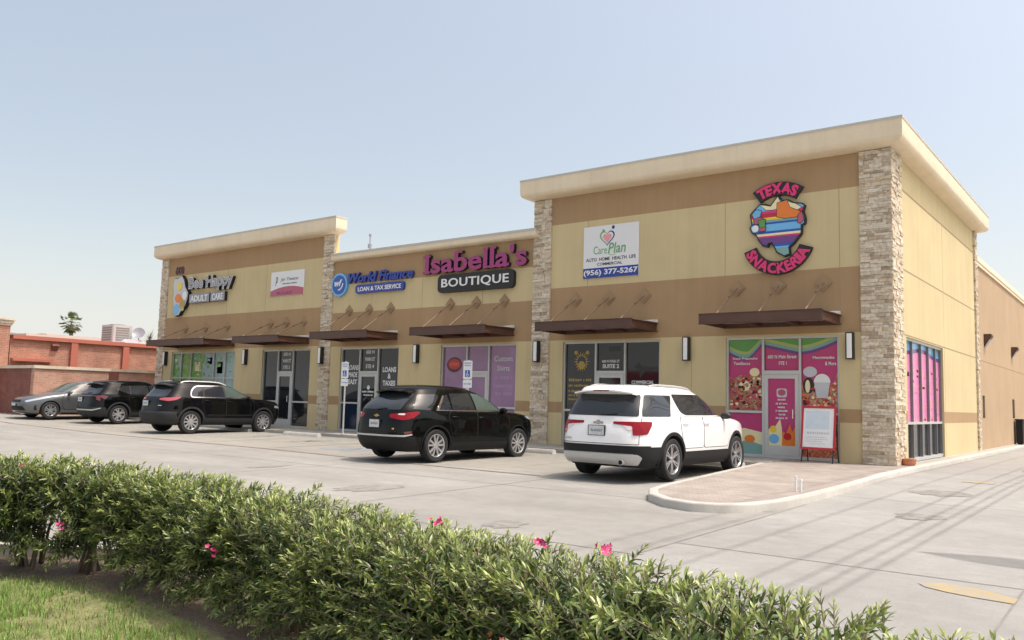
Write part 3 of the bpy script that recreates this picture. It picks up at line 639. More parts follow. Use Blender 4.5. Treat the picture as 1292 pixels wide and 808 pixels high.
for l, pts, k in ((15, [(da, dc), (da + .36, dc), (da + .34, .75), (da + .30, .98), (da + .18, .80), (da, .72)], 'v_cream'), (16, ellipse(da + .14, .48, .13, .12), 'v_sky'), (16, ellipse(da + .12, .72, .08, .09), 'v_yellow'), (17, [(da + .34, dc), (db, dc), (db, .82), (db - .08, .66), (db - .14, .86), (db - .24, .62), (da + .36, .68)], 'v_orange'), (18, ellipse(db - .2, .55, .1, .09), 'v_red'),
                  (15, rrect((da + db) / 2 - .13, (da + db) / 2 + .13, 1.52, 1.74, .05), 'v_ltgrey'), (16, ellipse((da + db) / 2, 1.64, .10, .08), 'v_rose')): layer(pts, l, k)
fm.build('window_film', [M[k] for k in FILM], sf1)
tx = MB(); yy = .098
text(tx, 'Snack Preparados', -3.92, 2.46, yy, .66, .075, .004, offset=.02); text(tx, 'Tostilocos', -3.90, 2.34, yy, .44, .075, .004, offset=.02)
text(tx, '600 N Main Street', -2.99, 2.50, yy, .73, .085, .004, offset=.02); text(tx, 'STE 1', -2.71, 2.34, yy, .20, .08, .004, offset=.02)
text(tx, 'Mangonadas', -1.86, 2.46, yy, .52, .085, .004, offset=.02); text(tx, '& More', -1.56, 2.32, yy, .26, .085, .004, offset=.02)
for i, z in enumerate((1.44, 1.34, 1.25, 1.16, 1.07, .98)): glyphs(tx, (da + db) / 2 - (.15 if i % 2 else .1), (da + db) / 2 + (.15 if i % 2 else .1), z, .045, .07, 0, seed=i)
tx.build('window_lettering', M['whitevinyl'], sf1)

# s2: dark glass office
sf2, o2 = storefront('s2', [-8.10, -7.13], 1, 1.03)
g2 = MB(); cx, cz = -8.62, 2.46
for i in range(18):
    a = 2 * math.pi * i / 18; rr = .26 + .03 * (i % 3 == 0); q = R(9); g2.prism_y([(cx + .15 * math.cos(a - q), cz + .17 * math.sin(a - q)), (cx + rr * math.cos(a), cz + .3 / .26 * rr * math.sin(a)), (cx + .15 * math.cos(a + q), cz + .17 * math.sin(a + q))], YG - .005, YG - .001)
g2.prism_y(ellipse(cx, cz - .10, .12, .12), YG - .007, YG - .003); g2.prism_y(ellipse(cx - .2, cz + .27, .06, .06), YG - .005, YG - .001); g2.prism_y(ellipse(cx + .2, cz + .27, .06, .06), YG - .005, YG - .001)
g2.build('gold_window_emblem', M['gold'], sf2); g2 = MB()
for i, (z, h) in enumerate(((1.88, .085), (1.72, .075), (1.56, .065), (1.44, .065), (1.32, .06))): glyphs(g2, -9.06, -8.25 - .12 * (i % 2), z, h, YG - .002, 0, seed=20 + i)
g2.build('gold_lettering', M['gold'], sf2)
tx = MB(); text(tx, '600 N MAIN ST', -7.91, 2.43, YG - .002, .58, .075, .004, offset=.02); text(tx, 'SUITE 2', -7.89, 2.27, YG - .002, .54, .11, .004, offset=.03); text(tx, 'COMMERCIAL', -6.93, 1.82, YG - .002, .70, .095, .004, offset=.02)
tx.build('window_lettering', M['whitevinyl'], sf2)
bl_ = MB(); bl_.prism_y([(-6.85, 2.3), (-6.7, 2.45), (-6.62, 2.30), (-6.1, 2.30), (-6.12, 2.24), (-6.5, 2.18), (-6.66, 1.98), (-6.7, 2.2)], YG - .003, YG - .001); bl_.prism_y(rrect(-7.7, -7.3, 2.75, 2.9, .02), YG - .003, YG - .001); bl_.build('window_decal', M['v_dkgrey'], sf2)

# s3: mauve film boutique front
mv = M['v_mauve_img']; sf3, o3 = storefront('s3', [-13.04, -12.11], 1, 1.03, dict(upper=mv, lower=mv, transom=mv, door=mv))
tx = MB(); text(tx, 'Custom', -11.92, 2.50, YG - .002, .72, .17, .004, offset=.01); text(tx, 'Shirts', -11.80, 2.20, YG - .002, .50, .16, .004, offset=.01); tx.build('window_lettering', M['v_ltgrey'], sf3)
tx = MB()
for i, z in enumerate((1.92, 1.66, 1.42)): glyphs(tx, -11.9, -11.2, z, .11, YG - .002, 0, seed=50 + i)
for i, z in enumerate((2.62, 2.44)): glyphs(tx, -12.85, -12.2, z, .06, YG - .002, 0, seed=60 + i)
tx.build('faded_lettering', M['v_lilac'], sf3)
tx = MB(); tx.prism_y(ellipse(-13.62, 2.40, .33, .25), YG - .006, YG - .001, 0); tx.prism_y(ellipse(-13.62, 2.42, .27, .17), YG - .008, YG - .004, 1); text(tx, 'OPEN', -13.62, 2.36, YG - .008, .36, .11, .004, 2, offset=.01, center=True); tx.build('oval_open_sign', [M['v_maroon'], M['v_red'], M['v_orange']], sf3)

# s4: dark glass loan office
sf4, o4 = storefront('s4', [-18.16, -17.20], 1, 1.03, {('lower', 'l'): M['glass_b'], ('lower', 'r'): M['glass_b']})
tx = MB()
for s_, z in (('LOANS', 2.24), ('MADE', 1.98), ('EASY', 1.72)): text(tx, s_, -18.56, z, YG - .002, .58 if s_ == 'LOANS' else .46, .17, .004, offset=.03, center=True)
for s_, z in (('LOANS', 2.16), ('&', 1.93), ('TAXES', 1.68)): text(tx, s_, -16.67, z, YG - .002, {'LOANS': .66, '&': .13, 'TAXES': .62}[s_], .17, .004, offset=.03, center=True)
for s_, z in (('600 N', 2.82), ('MAIN ST', 2.56), ('STE 4', 2.30)): text(tx, s_, -17.68, z, YG - .002, .42 if s_ != 'MAIN ST' else .5, .13, .004, offset=.02, center=True)
glyphs(tx, -17.98, -17.4, 1.42, .07, .083, 0, seed=70); glyphs(tx, -17.92, -17.45, 1.30, .06, .083, 0, seed=71); tx.prism_y(ellipse(-17.68, 1.60, .07, .08), .080, .083)
tx.build('window_lettering', M['whitevinyl'], sf4)
# s5: dark glass front
sf5, o5 = storefront('s5', [-22.93, -22.00], 1, 1.0)
tx = MB()
for s_, z in (('600 N', 2.80), ('MAIN ST', 2.54), ('STE 5', 2.28)): text(tx, s_, -22.46, z, YG - .002, .42 if s_ != 'MAIN ST' else .5, .13, .004, offset=.02, center=True)
tx.build('window_lettering', M['whitevinyl'], sf5)
# s6: green picture windows
gi = M['v_green_img']; ti = M['v_teal_img']
sf6, o6 = storefront('s6', [-29.93, -29.14, -27.40, -26.57], None, 1.9, dict(upper=gi, lower=gi))
g6 = MB(); q = YG - .001
for x0_, x1_, z0_, z1_, k in ((-28.3, -27.45, 1.95, 2.98, 1), (-28.3, -27.45, .1, 1.85, 1), (-27.36, -26.6, .1, 2.98, 1), (-26.53, -25.85, .1, 2.98, 1), (-28.9, -28.4, 2.2, 2.6, 2), (-28.0, -27.6, 2.5, 2.8, 3), (-27.2, -26.8, 2.1, 2.6, 4), (-29.8, -29.3, 2.55, 2.8, 0), (-30.4, -30.0, 2.3, 2.9, 1)):
    g6.box(x0_, x1_, q - .002, q, z0_, z1_, k)
rng = random.Random(9)
for i in range(70):
    x_ = rng.uniform(-30.5, -26.0)
    if min(abs(x_ - q_) for q_ in (-29.93, -29.14, -27.40, -26.57)) < .2: continue
    z_ = rng.uniform(1.95, 2.8); w_ = rng.uniform(.04, .15); h_ = rng.uniform(.04, .22); g6.box(x_ - w_, x_ + w_, q - .0045 - .0002 * i / 10, q - .0025, z_, min(2.95, z_ + h_), rng.choice((0, 1, 0, 1, 2, 3, 5, 6)))
g6.build('window_film', [gi, ti, M['v_cream'], M['v_grey'], M['v_orange'], M['v_leafg'], M['v_sky']], sf6)
# side window of the tower: five tall lights, printed above the sill
fr = MB(); y0, y1 = SW; cols = [y0, 2.25, 3.25, 4.15, 5.05, y1 - .02]; fw = .042
fr.box(-.16, -.05, y0, y1, 3.02, 3.08); fr.box(-.16, -.05, y0, y1, .004, .09); fr.box(-.155, -.052, y0, y1, .93, .99)
sfs = fr.build('storefront', M['alu'], bld)
fr = MB()
for i, y in enumerate(cols): lo = y if i == 0 else (y - fw if i == 5 else y - fw / 2); fr.box(-.159, -.049, lo, lo + fw, .092, .929); fr.box(-.159, -.049, lo, lo + fw, .991, 3.019)
fr.build('mullions', M['bronze'], sfs)
for a, b in zip(cols, cols[1:]):
    for c, d, m_ in ((.09, .93, M['glass_g']), (.99, 3.02, M['v_pink_img'])):
        pm = MB(); pm.box(-.127, -.115, a + .03, b - .03, c, d); pm.build('window_pane', m_, sfs)
fm = MB()
for l, (k, dz) in enumerate(((0, 0), (1, .10), (2, .26), (3, .36))):
    for a, b in zip(cols, cols[1:]):
        n = 6; base = lambda y: 2.74 + .07 * math.cos((y - 3.6) * 1.6)
        pts = [(a + .03 + (b - a - .06) * i / n, min(base(a + (b - a) * i / n) + dz, 3.015)) for i in range(n + 1)] + [(b - .03, 3.018), (a + .03, 3.018)]
        fm.prism_x(pts, -.114 + .002 * l, -.112 + .002 * l, k)
rng = random.Random(3)
for i in range(120):
    y = rng.uniform(1.5, 5.6); z = 1.02 + .14 * rng.randrange(10); 
    if any(abs(y - c) < .17 for c in cols): continue
    fm.box(-.1125, -.1115, y - .06, y + .10, z, z + .05 + .06 * (rng.random() < .4), 4)
fm.build('window_film', [M['v_purple'], M['v_sky'], M['v_teal'], M['v_lime'], M['v_salmonp']], sfs)

# ------------------------------------------------------------------ awnings
AW = [(-4.15, -1.13, 'brown steel awning over the pink snack shop doorway', 4.33, 3.52), (-9.19, -6.05, 'brown steel awning over the dark office door, under the phone banner', 4.30, 3.50),
      (-14.18, -11.04, 'brown steel awning over the mauve boutique front', 4.42, 3.51), (-19.16, -16.19, 'brown steel awning over the loan office windows', 4.42, 3.51),
      (-23.85, -20.98, 'brown steel awning left of the middle stone pier, over a dark glass door', 4.12, 3.47), (-30.20, -25.82, 'longest brown steel awning, over the green picture windows', 4.10, 3.47)]
def awning(x0, x1, label, zr, zt):
    D = 1.5; H = .235; t = thing('awning', label, 'awning', ((x0 + x1) / 2, 0, zt - H), 'steel awnings along the shopfronts'); mb = MB(); z0 = zt - H
    f = .06                       # channel flange
    mb.box(x0, x1, -D, -D + .012, z0, zt); mb.box(x0, x1, -D - .018, -D + f, zt + .001, zt + .016); mb.box(x0, x1, -D - .018, -D + f, z0 - .016, z0 - .001)
    for x, s in ((x0, 1), (x1, -1)):
        w0, w1 = sorted((x + s * .05, x + s * .062)); mb.box(w0, w1, -D + .014, -.005, z0, zt); q0, q1 = sorted((x, x + s * .055)); mb.box(q0, q1, -D + f + .002, -.005, zt - .02, zt - .004); mb.box(q0, q1, -D + f + .002, -.005, z0 + .004, z0 + .022)
    mb.box(x0 + .07, x1 - .07, -.02, -.005, z0, zt)
    k = max(3, round((x1 - x0) / 1.0))
    for i in range(1, k): xx = x0 + (x1 - x0) * i / k; mb.box(xx - .02, xx + .02, -D + .014, -.022, z0 + .02, zt - .03)
    mb.build('awning_frame', M['awn'], t)
    d = MB(); n = 28
    for i in range(n):            # ribbed deck
        a = x0 + .07 + (x1 - x0 - .14) * i / n; b = x0 + .07 + (x1 - x0 - .14) * (i + .7) / n; d.box(a, b, -D + .02, -.022, z0 + .115, z0 + .135)
    d.box(x0 + .07, x1 - .07, -D + .02, -.022, z0 + .136, z0 + .142); d.build('awning_deck', M['awn_deck'], t)
    g = MB(); g.prism_x([(-.006, zt + .02), (-.7, zt + .02), (-.006, zt + .11)], x1 - .25, x1 - .02); g.build('flashing', M['awn_flash'], t)
    for u in (.13, .49, .86):
        x = x0 + (x1 - x0) * u; r = MB(); xa = x - .02; r.tube((xa, -D + .18, zt + .01), (x, -.03, zr), .018, n=8); r.box(xa - .03, xa + .03, -D + .1, -D + .26, zt + .017, zt + .03); r.tube((x - .012, -.55, zr - (zr - zt) * .36), (x - .008, -.42, zr - (zr - zt) * .27), .026, n=8); ro = r.build('tie_rod', M['rod'], t, angle=50)
        p_ = MB(); h = .21
        p_.prism_y([(x, zr - h), (x + h, zr), (x, zr + h), (x - h, zr)], -.035, -.001); p_.prism_y([(x, zr - h + .06), (x + h - .06, zr), (x, zr + h - .06), (x - h + .06, zr)], -.055, -.036); p_.tube((x, -.09, zr), (x, -.056, zr), .03); p_.build('wall_plate', M['plate_brown'], t)
    return t
for a in AW: awning(*a)

# ------------------------------------------------------------------ wall lamps
LMP = [(-.92, 'slim wall lamp right of the pink snack shop windows', 0), (-5.16, 'slim wall lamp between the pink shop and the dark office front', 0), (-10.08, 'slim wall lamp on the stone pier left of the dark office front', -.08), (-15.21, 'slim wall lamp between the loan office and the mauve boutique', 0),
       (-20.10, 'slim wall lamp on the middle stone pier', -.08), (-24.97, 'slim wall lamp right of the green picture windows', 0), (-31.05, 'slim wall lamp left of the green picture windows', 0)]
for x, lb, yo in LMP:
    t = thing('wall_lamp', lb, 'wall lamp', (x, yo, 2.46), 'slim wall lamps along the shopfronts'); mb = MB()
    mb.box(x - .085, x + .085, yo - .05, yo - .001, 2.45, 3.09); mb.box(x - .085, x - .062, yo - .165, yo - .051, 2.45, 3.09); mb.box(x + .062, x + .085, yo - .165, yo - .051, 2.45, 3.09); mb.box(x - .0615, x + .0615, yo - .165, yo - .051, 2.45, 2.475); mb.box(x - .0615, x + .0615, yo - .165, yo - .051, 3.065, 3.09)
    mb.build('lamp_housing', M['black'], t); mb = MB(); mb.bbox(x - .060, x + .060, yo - .18, yo - .052, 2.477, 3.063, .012); mb.build('diffuser', M['lampglass'], t)
for i, y in enumerate((13.35, 20.35, 30)):
    t = thing('wall_pack_light', ['wedge-shaped dark wall light nearest the cream tower on the rear wing', 'wedge-shaped dark wall light further along the rear wing', 'wedge-shaped dark wall light far down the rear wing'][i], 'wall light', (-.02, y, 3.9), 'dark wall lights on the rear wing'); mb = MB()
    mb.prism_y([(-.015, 3.62), (-.015, 4.08), (.22, 4.08), (.24, 4.0)], y - .2, y + .2); mb.build('lamp_housing', M['awn'], t); mb = MB(); mb.quad((.0, y - .18, 3.62), (.0, y + .18, 3.62), (.225, y + .18, 3.985), (.225, y - .18, 3.985)); mb.build('lens', M['v_grey'], t)

# ------------------------------------------------------------------ signs on the facade
# snack shop emblem
t = thing('shop_sign', 'pink arched TEXAS SNACKERIA sign with striped map on the right tower', 'sign', (-2.65, 0, 4.62))
mp = [(190, 235), (235, 240), (270, 255), (325, 190), (350, 225), (400, 225), (440, 250), (500, 262), (515, 275), (503, 310), (520, 370), (515, 400), (492, 408), (490, 470), (440, 530), (400, 560), (405, 610), (370, 620), (320, 590), (300, 550), (280, 515), (250, 520), (240, 540), (210, 530), (180, 490), (165, 455), (130, 430), (115, 400), (130, 375), (118, 300), (150, 268)]
def mx(q): return (-3.36 + (q[0] - 115) * .003432, 6.62 - (q[1] - 185) * .00353)
poly = [mx(q) for q in mp]
def grow(poly, d):
    P = [Vector(q) for q in poly]; n = len(P); ar = sum(P[i].x * P[(i + 1) % n].y - P[(i + 1) % n].x * P[i].y for i in range(n)); s = 1 if ar > 0 else -1; out = []
    for i in range(n):
        a = (P[i] - P[i - 1]).normalized(); b = (P[(i + 1) % n] - P[i]).normalized(); na = Vector((a.y, -a.x)) * s; nb = Vector((b.y, -b.x)) * s; m_ = (na + nb); m_ = m_ / max(.5, m_.length_squared / 2) * .5 * 2 if m_.length > .01 else na
        m_ = (na + nb).normalized(); out.append(tuple(P[i] + m_ * d / max(.6, m_.dot(na))))
    return out
mb = MB(); mb.prism_y(grow(poly, .035), -.10, -.002); mb.build('map_backing', M['black'], t)
mb = MB(); zs = [5.0, 5.28, 5.33, 5.40, 5.58, 5.62, 5.68, 5.74, 5.92, 5.97, 6.03, 6.10, 6.20, 6.27, 6.7]; ks = [0, 1, 2, 3, 4, 5, 2, 6, 2, 0, 7, 8, 4, 6]
for a, b, k in zip(zs, zs[1:], ks):
    pc = clip_z(poly, a + .001, b - .001)
    if len(pc) > 2: mb.prism_y(pc, -.112, -.101, k)
mb.build('striped_map', [M['v_teal'], M['v_sky'], M['v_blue'], M['v_purple'], M['v_hotpink'], M['v_cream'], M['v_sky'], M['v_yellow'], M['v_red']], t)
mb = MB()
def it(pts, k, l=0): mb.prism_y(grow([mx(q) for q in pts], .014), -.1135 - .004 * l, -.1125 - .004 * l, 6); mb.prism_y([mx(q) for q in pts], -.1155 - .004 * l, -.1145 - .004 * l, k)
it([(190, 235), (235, 245), (270, 255), (325, 190), (345, 235), (330, 275), (285, 280), (235, 275)], 0); it([(320, 235), (395, 222), (410, 260), (470, 300), (490, 320), (465, 350), (380, 352), (318, 335)], 1, 1)
it([(400, 235), (455, 255), (500, 285), (470, 300), (420, 275)], 0, 2); it([(130, 300), (160, 268), (200, 280), (190, 320), (150, 340)], 2, 3); it([(140, 340), (185, 325), (215, 340), (200, 370), (150, 375)], 3, 4); it([(178, 350), (230, 345), (230, 400), (190, 405)], 4, 5)
it([(480, 330), (503, 320), (515, 380), (490, 400), (470, 390)], 3, 2); mb.prism_y([mx((155 + 26 * math.cos(a * .5), 408 + 26 * math.sin(a * .5))) for a in range(12)], -.142, -.140, 5); it([(185, 408), (232, 405), (230, 430), (185, 432)], 3, 6)
mb.build('food_emblem', [M['v_cream'], M['v_orange'], M['v_sky'], M['v_rose'], M['v_green'], M['white'], M['black']], t)
cA = (-2.655, 5.86, .965); cB = (-2.665, 5.54, .765)
def arcband(cx, cz, r0, r1, a0, a1, n=24): return [(cx + r1 * math.cos(R(a0 + (a1 - a0) * i / n)), cz + r1 * math.sin(R(a0 + (a1 - a0) * i / n))) for i in range(n + 1)] + [(cx + r0 * math.cos(R(a1 - (a1 - a0) * i / n)), cz + r0 * math.sin(R(a1 - (a1 - a0) * i / n))) for i in range(n + 1)]
mb = MB(); mb.prism_y(arcband(*cA[:2], .79, 1.14, 125, 55), -.09, -.001); mb.build('upper_backing', M['black'], t); mb = MB(); mb.prism_y(arcband(*cB[:2], .59, .93, 199, 341), -.09, -.0015); mb.build('lettering_backing', M['black'], t)
mb = MB(); arc_text(mb, 'TEXAS', *cA, 121, 59, .25, -.091, .02, 0, offset=.055); mb.build('upper_lettering', M['v_hotpink'], t); mb = MB(); arc_text(mb, 'SNACKERIA', *cB, 203, 337, .245, -.091, .02, 0, offset=.045, top=False); mb.build('lettering', M['v_hotpink'], t)

# phone banner
t = thing('banner_sign', 'white insurance banner with heart emblem and blue phone number strip', 'sign', (-7.6, 0, 4.9)); mb = MB()
mb.prism_y([(-8.53, 4.90), (-6.68, 4.90), (-6.68, 6.44), (-8.53, 6.44)], -.03, -.001); mb.build('banner_panel', M['whitevinyl'], t)
mb = MB(); mb.prism_y([(-8.53, 4.90), (-6.68, 4.90), (-6.68, 5.20), (-8.53, 5.20)], -.034, -.031); mb.build('number_strip', M['v_navy'], t)
mb = MB(); text(mb, '(956) 377-5267', -8.50, 4.95, -.035, 1.79, .19, .004, offset=.025); mb.build('phone_number', M['whitevinyl'], t)
mb = MB(); text(mb, 'AUTO  HOME  HEALTH  LIFE', -8.43, 5.40, -.031, 1.66, .095, .004, offset=.015); text(mb, 'COMMERCIAL', -8.05, 5.26, -.031, .84, .085, .004, offset=.01); mb.build('small_lettering', M['v_dkgrey'], t)
mb = MB(); text(mb, 'Care', -8.18, 5.60, -.031, .46, .24, .004, 0); text(mb, 'Plan', -7.68, 5.60, -.034, .58, .30, .004, 1, shear=.2, offset=.01); mb.prism_y(arcband(-7.55, 5.72, .17, .185, 215, 330, 12), -.033, -.031, 1)
hx, hz = -7.72, 6.08
def heart(s, dx=0, dz=0): return [(hx + dx + s * .062 * 16 * math.sin(a) ** 3 / 4.2, hz + dz + s * .062 * (13 * math.cos(a) - 5 * math.cos(2 * a) - 2 * math.cos(3 * a) - math.cos(4 * a)) / 4.2) for a in [i * math.pi / 16 for i in range(32)]]
mb.prism_y(heart(.62, 0, -.01), -.035, -.031, 2)
L = MB()
for s0, s1, k in ((math.pi * 1.02, math.pi * 1.95, 1), (math.pi * .05, math.pi * .98, 3)):
    P1 = []; P2 = []
    for i in range(17):
        a = s0 + (s1 - s0) * i / 16; b = (16 * math.sin(a) ** 3 / 4.2, (13 * math.cos(a) - 5 * math.cos(2 * a) - 2 * math.cos(3 * a) - math.cos(4 * a)) / 4.2); P1.append((hx + b[0] * .066, hz + b[1] * .066)); P2.append((hx + b[0] * .055, hz + b[1] * .055))
    for i in range(16): mb.prism_y([P1[i], P1[i + 1], P2[i + 1], P2[i]], -.035, -.031, k)
mb.prism_y(ellipse(-7.85, 6.28, .045, .05, 12), -.034, -.031, 1); mb.prism_y(ellipse(-7.52, 6.36, .05, .055, 12), -.034, -.031, 3)
mb.build('emblem', [M['v_leafg'], M['v_leafg'], M['v_salmonp'], M['v_dkblue']], t)

# boutique channel letters
t = thing('shop_sign', "magenta Isabella's channel letters over a black rounded BOUTIQUE panel", 'sign', (-12.7, 0, 4.85)); mb = MB()
text(mb, "Isabella's", -14.86, 5.50, -.02, 4.28, .66, .13, 0, offset=.024)
lt = MB(); lt.m = []
for x0_, x1_, z0_ in ((-14.98, -14.64, 5.50), (-14.98, -14.64, 6.05), (-13.42, -13.20, 6.09), (-12.32, -12.10, 6.10), (-11.98, -11.78, 6.10), (-12.30, -12.02, 5.50), (-11.98, -11.70, 5.50)): mb.box(x0_, x1_, -.149, -.0205, z0_, z0_ + .07)
fo = mb.build('lettering', [M['v_magenta'], M['black']], t)
for p_ in fo.data.polygons:
    if abs(p_.normal.y) < .5: p_.material_index = 1
mb = MB(); mb.prism_y(rrect(-14.27, -11.05, 4.80, 5.40, .16, 6), -.14, -.001); mb.build('panel', M['black'], t)
mb = MB(); text(mb, 'BOUTIQUE', -14.08, 4.93, -.141, 2.84, .33, .02, offset=.012, spacing=1.05); mb.build('panel_lettering', M['white'], t)

# loan office sign
t = thing('shop_sign', 'blue World Finance sign with round swoosh emblem beside the middle pier', 'sign', (-17.5, 0, 5.0)); mb = MB()
mb.prism_y(ellipse(-19.31, 5.41, .44, .44), -.10, -.001, 0); mb.prism_y(ellipse(-19.31, 5.41, .36, .36), -.115, -.101, 1); text(mb, 'wf', -19.54, 5.36, -.116, .40, .24, .006, 2, offset=.03, shear=.3); mb.prism_y(arcband(-19.36, 5.48, .25, .30, 275, 355, 12), -.122, -.116, 2); mb.build('round_emblem', [M['v_sky'], M['v_blue'], M['white']], t)
mb = MB(); text(mb, 'World Finance', -18.80, 5.44, -.02, 3.30, .34, .10, 0, offset=.03, shear=.25); mb.build('lettering', M['v_navy'], t)
mb = MB(); mb.prism_y(rrect(-18.42, -15.92, 5.02, 5.34, .12, 5), -.09, -.001); mb.build('panel', M['v_navy'], t)
mb = MB(); text(mb, 'LOAN & TAX SERVICE', -18.26, 5.10, -.091, 2.20, .15, .012, offset=.02); mb.build('panel_lettering', M['white'], t)

# pink and white salon banner
t = thing('banner_sign', 'white banner with dark script and a rose arc at its foot', 'sign', (-22.5, 0, 5.2)); mb = MB()
mb.prism_y([(-23.56, 5.20), (-21.47, 5.20), (-21.47, 6.19), (-23.56, 6.19)], -.03, -.001); mb.build('banner_panel', M['whitevinyl'], t)
mb = MB(); n = 14; mb.prism_y([(-23.555, 5.205), (-21.475, 5.205)] + [(-21.475 - 2.08 * i / n, 5.40 + .17 * math.sin(math.pi * (i / n * .85 + .12))) for i in range(n + 1)], -.034, -.031); mb.build('rose_arc', M['v_rose'], t)
mb = MB(); text(mb, 'Jor Treston', -22.95, 5.76, -.031, 1.12, .17, .004, shear=.35); text(mb, 'p', -23.25, 5.62, -.031, .14, .36, .004, shear=.2); glyphs(mb, -22.8, -21.9, 5.66, .045, -.031, 0, seed=5); mb.build('script_lettering', M['v_dkgrey'], t)
mb = MB(); text(mb, '956-515-8217', -23.15, 5.26, -.035, 1.0, .11, .004, offset=.01); mb.build('phone_number', M['v_purple'], t)

# day centre sign and street number
t = thing('shop_sign', 'silver Bee Happy letters with a coloured oval emblem on the left block', 'sign', (-28.5, 0, 4.7)); mb = MB()
def silh(d): return grow([(-30.62, 6.1), (-30.5, 5.75), (-30.55, 5.45), (-30.45, 5.1), (-30.5, 4.85), (-30.3, 4.68), (-30.0, 4.72), (-29.8, 4.95), (-29.55, 5.1), (-29.38, 5.45), (-29.36, 5.7), (-29.6, 5.95), (-29.75, 6.3), (-29.95, 6.5), (-30.25, 6.38), (-30.5, 6.42)], d)
mb.prism_y(silh(.02), -.16, -.001, 0); mb.prism_y(silh(-.01), -.175, -.161, 1)
for cx_, cz_, rx, rz, k in ((-30.22, 4.98, .24, .24, 2), (-30.12, 5.48, .26, .20, 3), (-29.76, 5.22, .22, .26, 4), (-30.05, 6.02, .22, .20, 5), (-29.58, 5.56, .18, .20, 6), (-29.7, 4.98, .12, .10, 7)): mb.prism_y(ellipse(cx_, cz_, rx, rz, 20), -.181 - .002 * k, -.177 - .002 * k, k)
mb.build('oval_emblem', [M['black'], M['v_ltgrey'], M['v_sky'], M['v_orange'], M['gold'], M['v_yellow'], M['white'], M['v_lime']], t)
mb = MB(); text(mb, 'Bee Happy', -29.33, 5.72, -.02, 3.26, .62, .14, 0, offset=.05); mb.build('lettering_returns', M['black'], t)
mb = MB(); text(mb, 'Bee Happy', -29.33, 5.72, -.1605, 3.26, .62, .012, 0, offset=.045); mb.build('lettering_edge', M['white'], t)
mb = MB(); text(mb, 'Bee Happy', -29.33, 5.72, -.173, 3.26, .62, .01, 0, offset=.012); mb.build('lettering', M['v_grey'], t)
for a, b, s_ in ((-29.27, -27.72, 'ADULT'), (-27.62, -26.58, 'CARE')):
    mb = MB(); mb.prism_y([(a, 5.21), (b, 5.21), (b, 5.60), (a, 5.60)], -.14, -.001, 1); mb.prism_y([(a, 5.21), (b, 5.21), (b, 5.60), (a, 5.60)], -.15, -.141, 0); text(mb, s_, a + .12, 5.27, -.151, b - a - .24, .26, .008, 2, offset=.02); mb.build('word_panel', [M['v_grey'], M['black'], M['white']], t)
t = MB(); text(t, '600', -30.72, 6.62, -.005, .66, .34, .03, offset=.02); tag(t.build('street_number', M['v_maroon']), 'dark street number 600 high on the left block', 'house number')

# ------------------------------------------------------------------ things on the pavement
def access_sign(x, y, label):
    t = thing('parking_sign', label, 'sign', (x, y, 0), 'accessible parking signs at the kerb'); mb = MB(); mb.tube((x, y, -.1), (x, y, 2.42), .028, n=10); mb.tube((x, y, -.0), (x, y, .02), .07, n=12); mb.build('post', M['alu'], t, angle=40)
    mb = MB(); mb.prism_y(rrect(x - .17, x + .17, 1.86, 2.40, .03), y - .036, y - .030, 0); mb.prism_y(rrect(x - .17, x + .17, 1.60, 1.84, .03), y - .036, y - .030, 0); mb.build('sign_plate', M['white'], t)
    mb = MB(); q = y - .037
    mb.prism_y(rrect(x - .095, x + .095, 1.92, 2.12, .01), q - .002, q, 0)
    mb.prism_y(arcband(x - .005, 1.985, .035, .05, 100, 350, 12), q - .004, q - .0022, 1); mb.box(x - .012, x + .004, q - .004, q - .0022, 1.99, 2.06, 1); mb.box(x + .005, x + .05, q - .004, q - .0022, 1.985, 2.0, 1); mb.prism_y(ellipse(x - .004, 2.085, .018, .018, 10), q - .004, q - .0022, 1)
    text(mb, 'RESERVED', x - .13, 2.31, q, .26, .04, .002, 0); text(mb, 'PARKING', x - .12, 2.24, q, .24, .04, .002, 0); text(mb, 'VAN ACCESSIBLE', x - .14, 1.70, q, .28, .035, .002, 0); mb.build('sign_symbol', [M['v_blue'], M['white']], t)
access_sign(-16.62, -1.95, 'blue and white wheelchair parking sign in front of the loan office'); access_sign(-11.24, -1.95, 'blue and white wheelchair parking sign in front of the mauve boutique')
for x, y, l, lb in ((-8.55, -2.62, 1.8, 'pale concrete wheel stop in front of the tower stone pier'), (-18.1, -2.45, 1.8, 'pale concrete wheel stop in front of the middle stone pier'), (-3.45, -2.50, 1.75, 'pale concrete wheel stop ahead of the white SUV'), (-12.6, -2.5, 1.7, 'pale concrete wheel stop below the mauve boutique front'), (-21.9, -2.45, 1.8, 'pale concrete wheel stop ahead of the black SUV with silver roof rails'), (-27.6, -2.4, 1.8, 'pale concrete wheel stop ahead of the black SUV by the green windows')):
    mb = MB(); z = zlot(x, y); c = .035
    for sgn in (1,): mb.prism_x([(y - .085, z - .01), (y - .085, z + .05), (y - .055, z + .115), (y + .055, z + .115), (y + .085, z + .05), (y + .085, z - .01)], x - l / 2, x + l / 2)
    o = mb.build('wheel_stop', M['stop'], angle=30); tag(o, lb, 'wheel stop', 'concrete wheel stops')
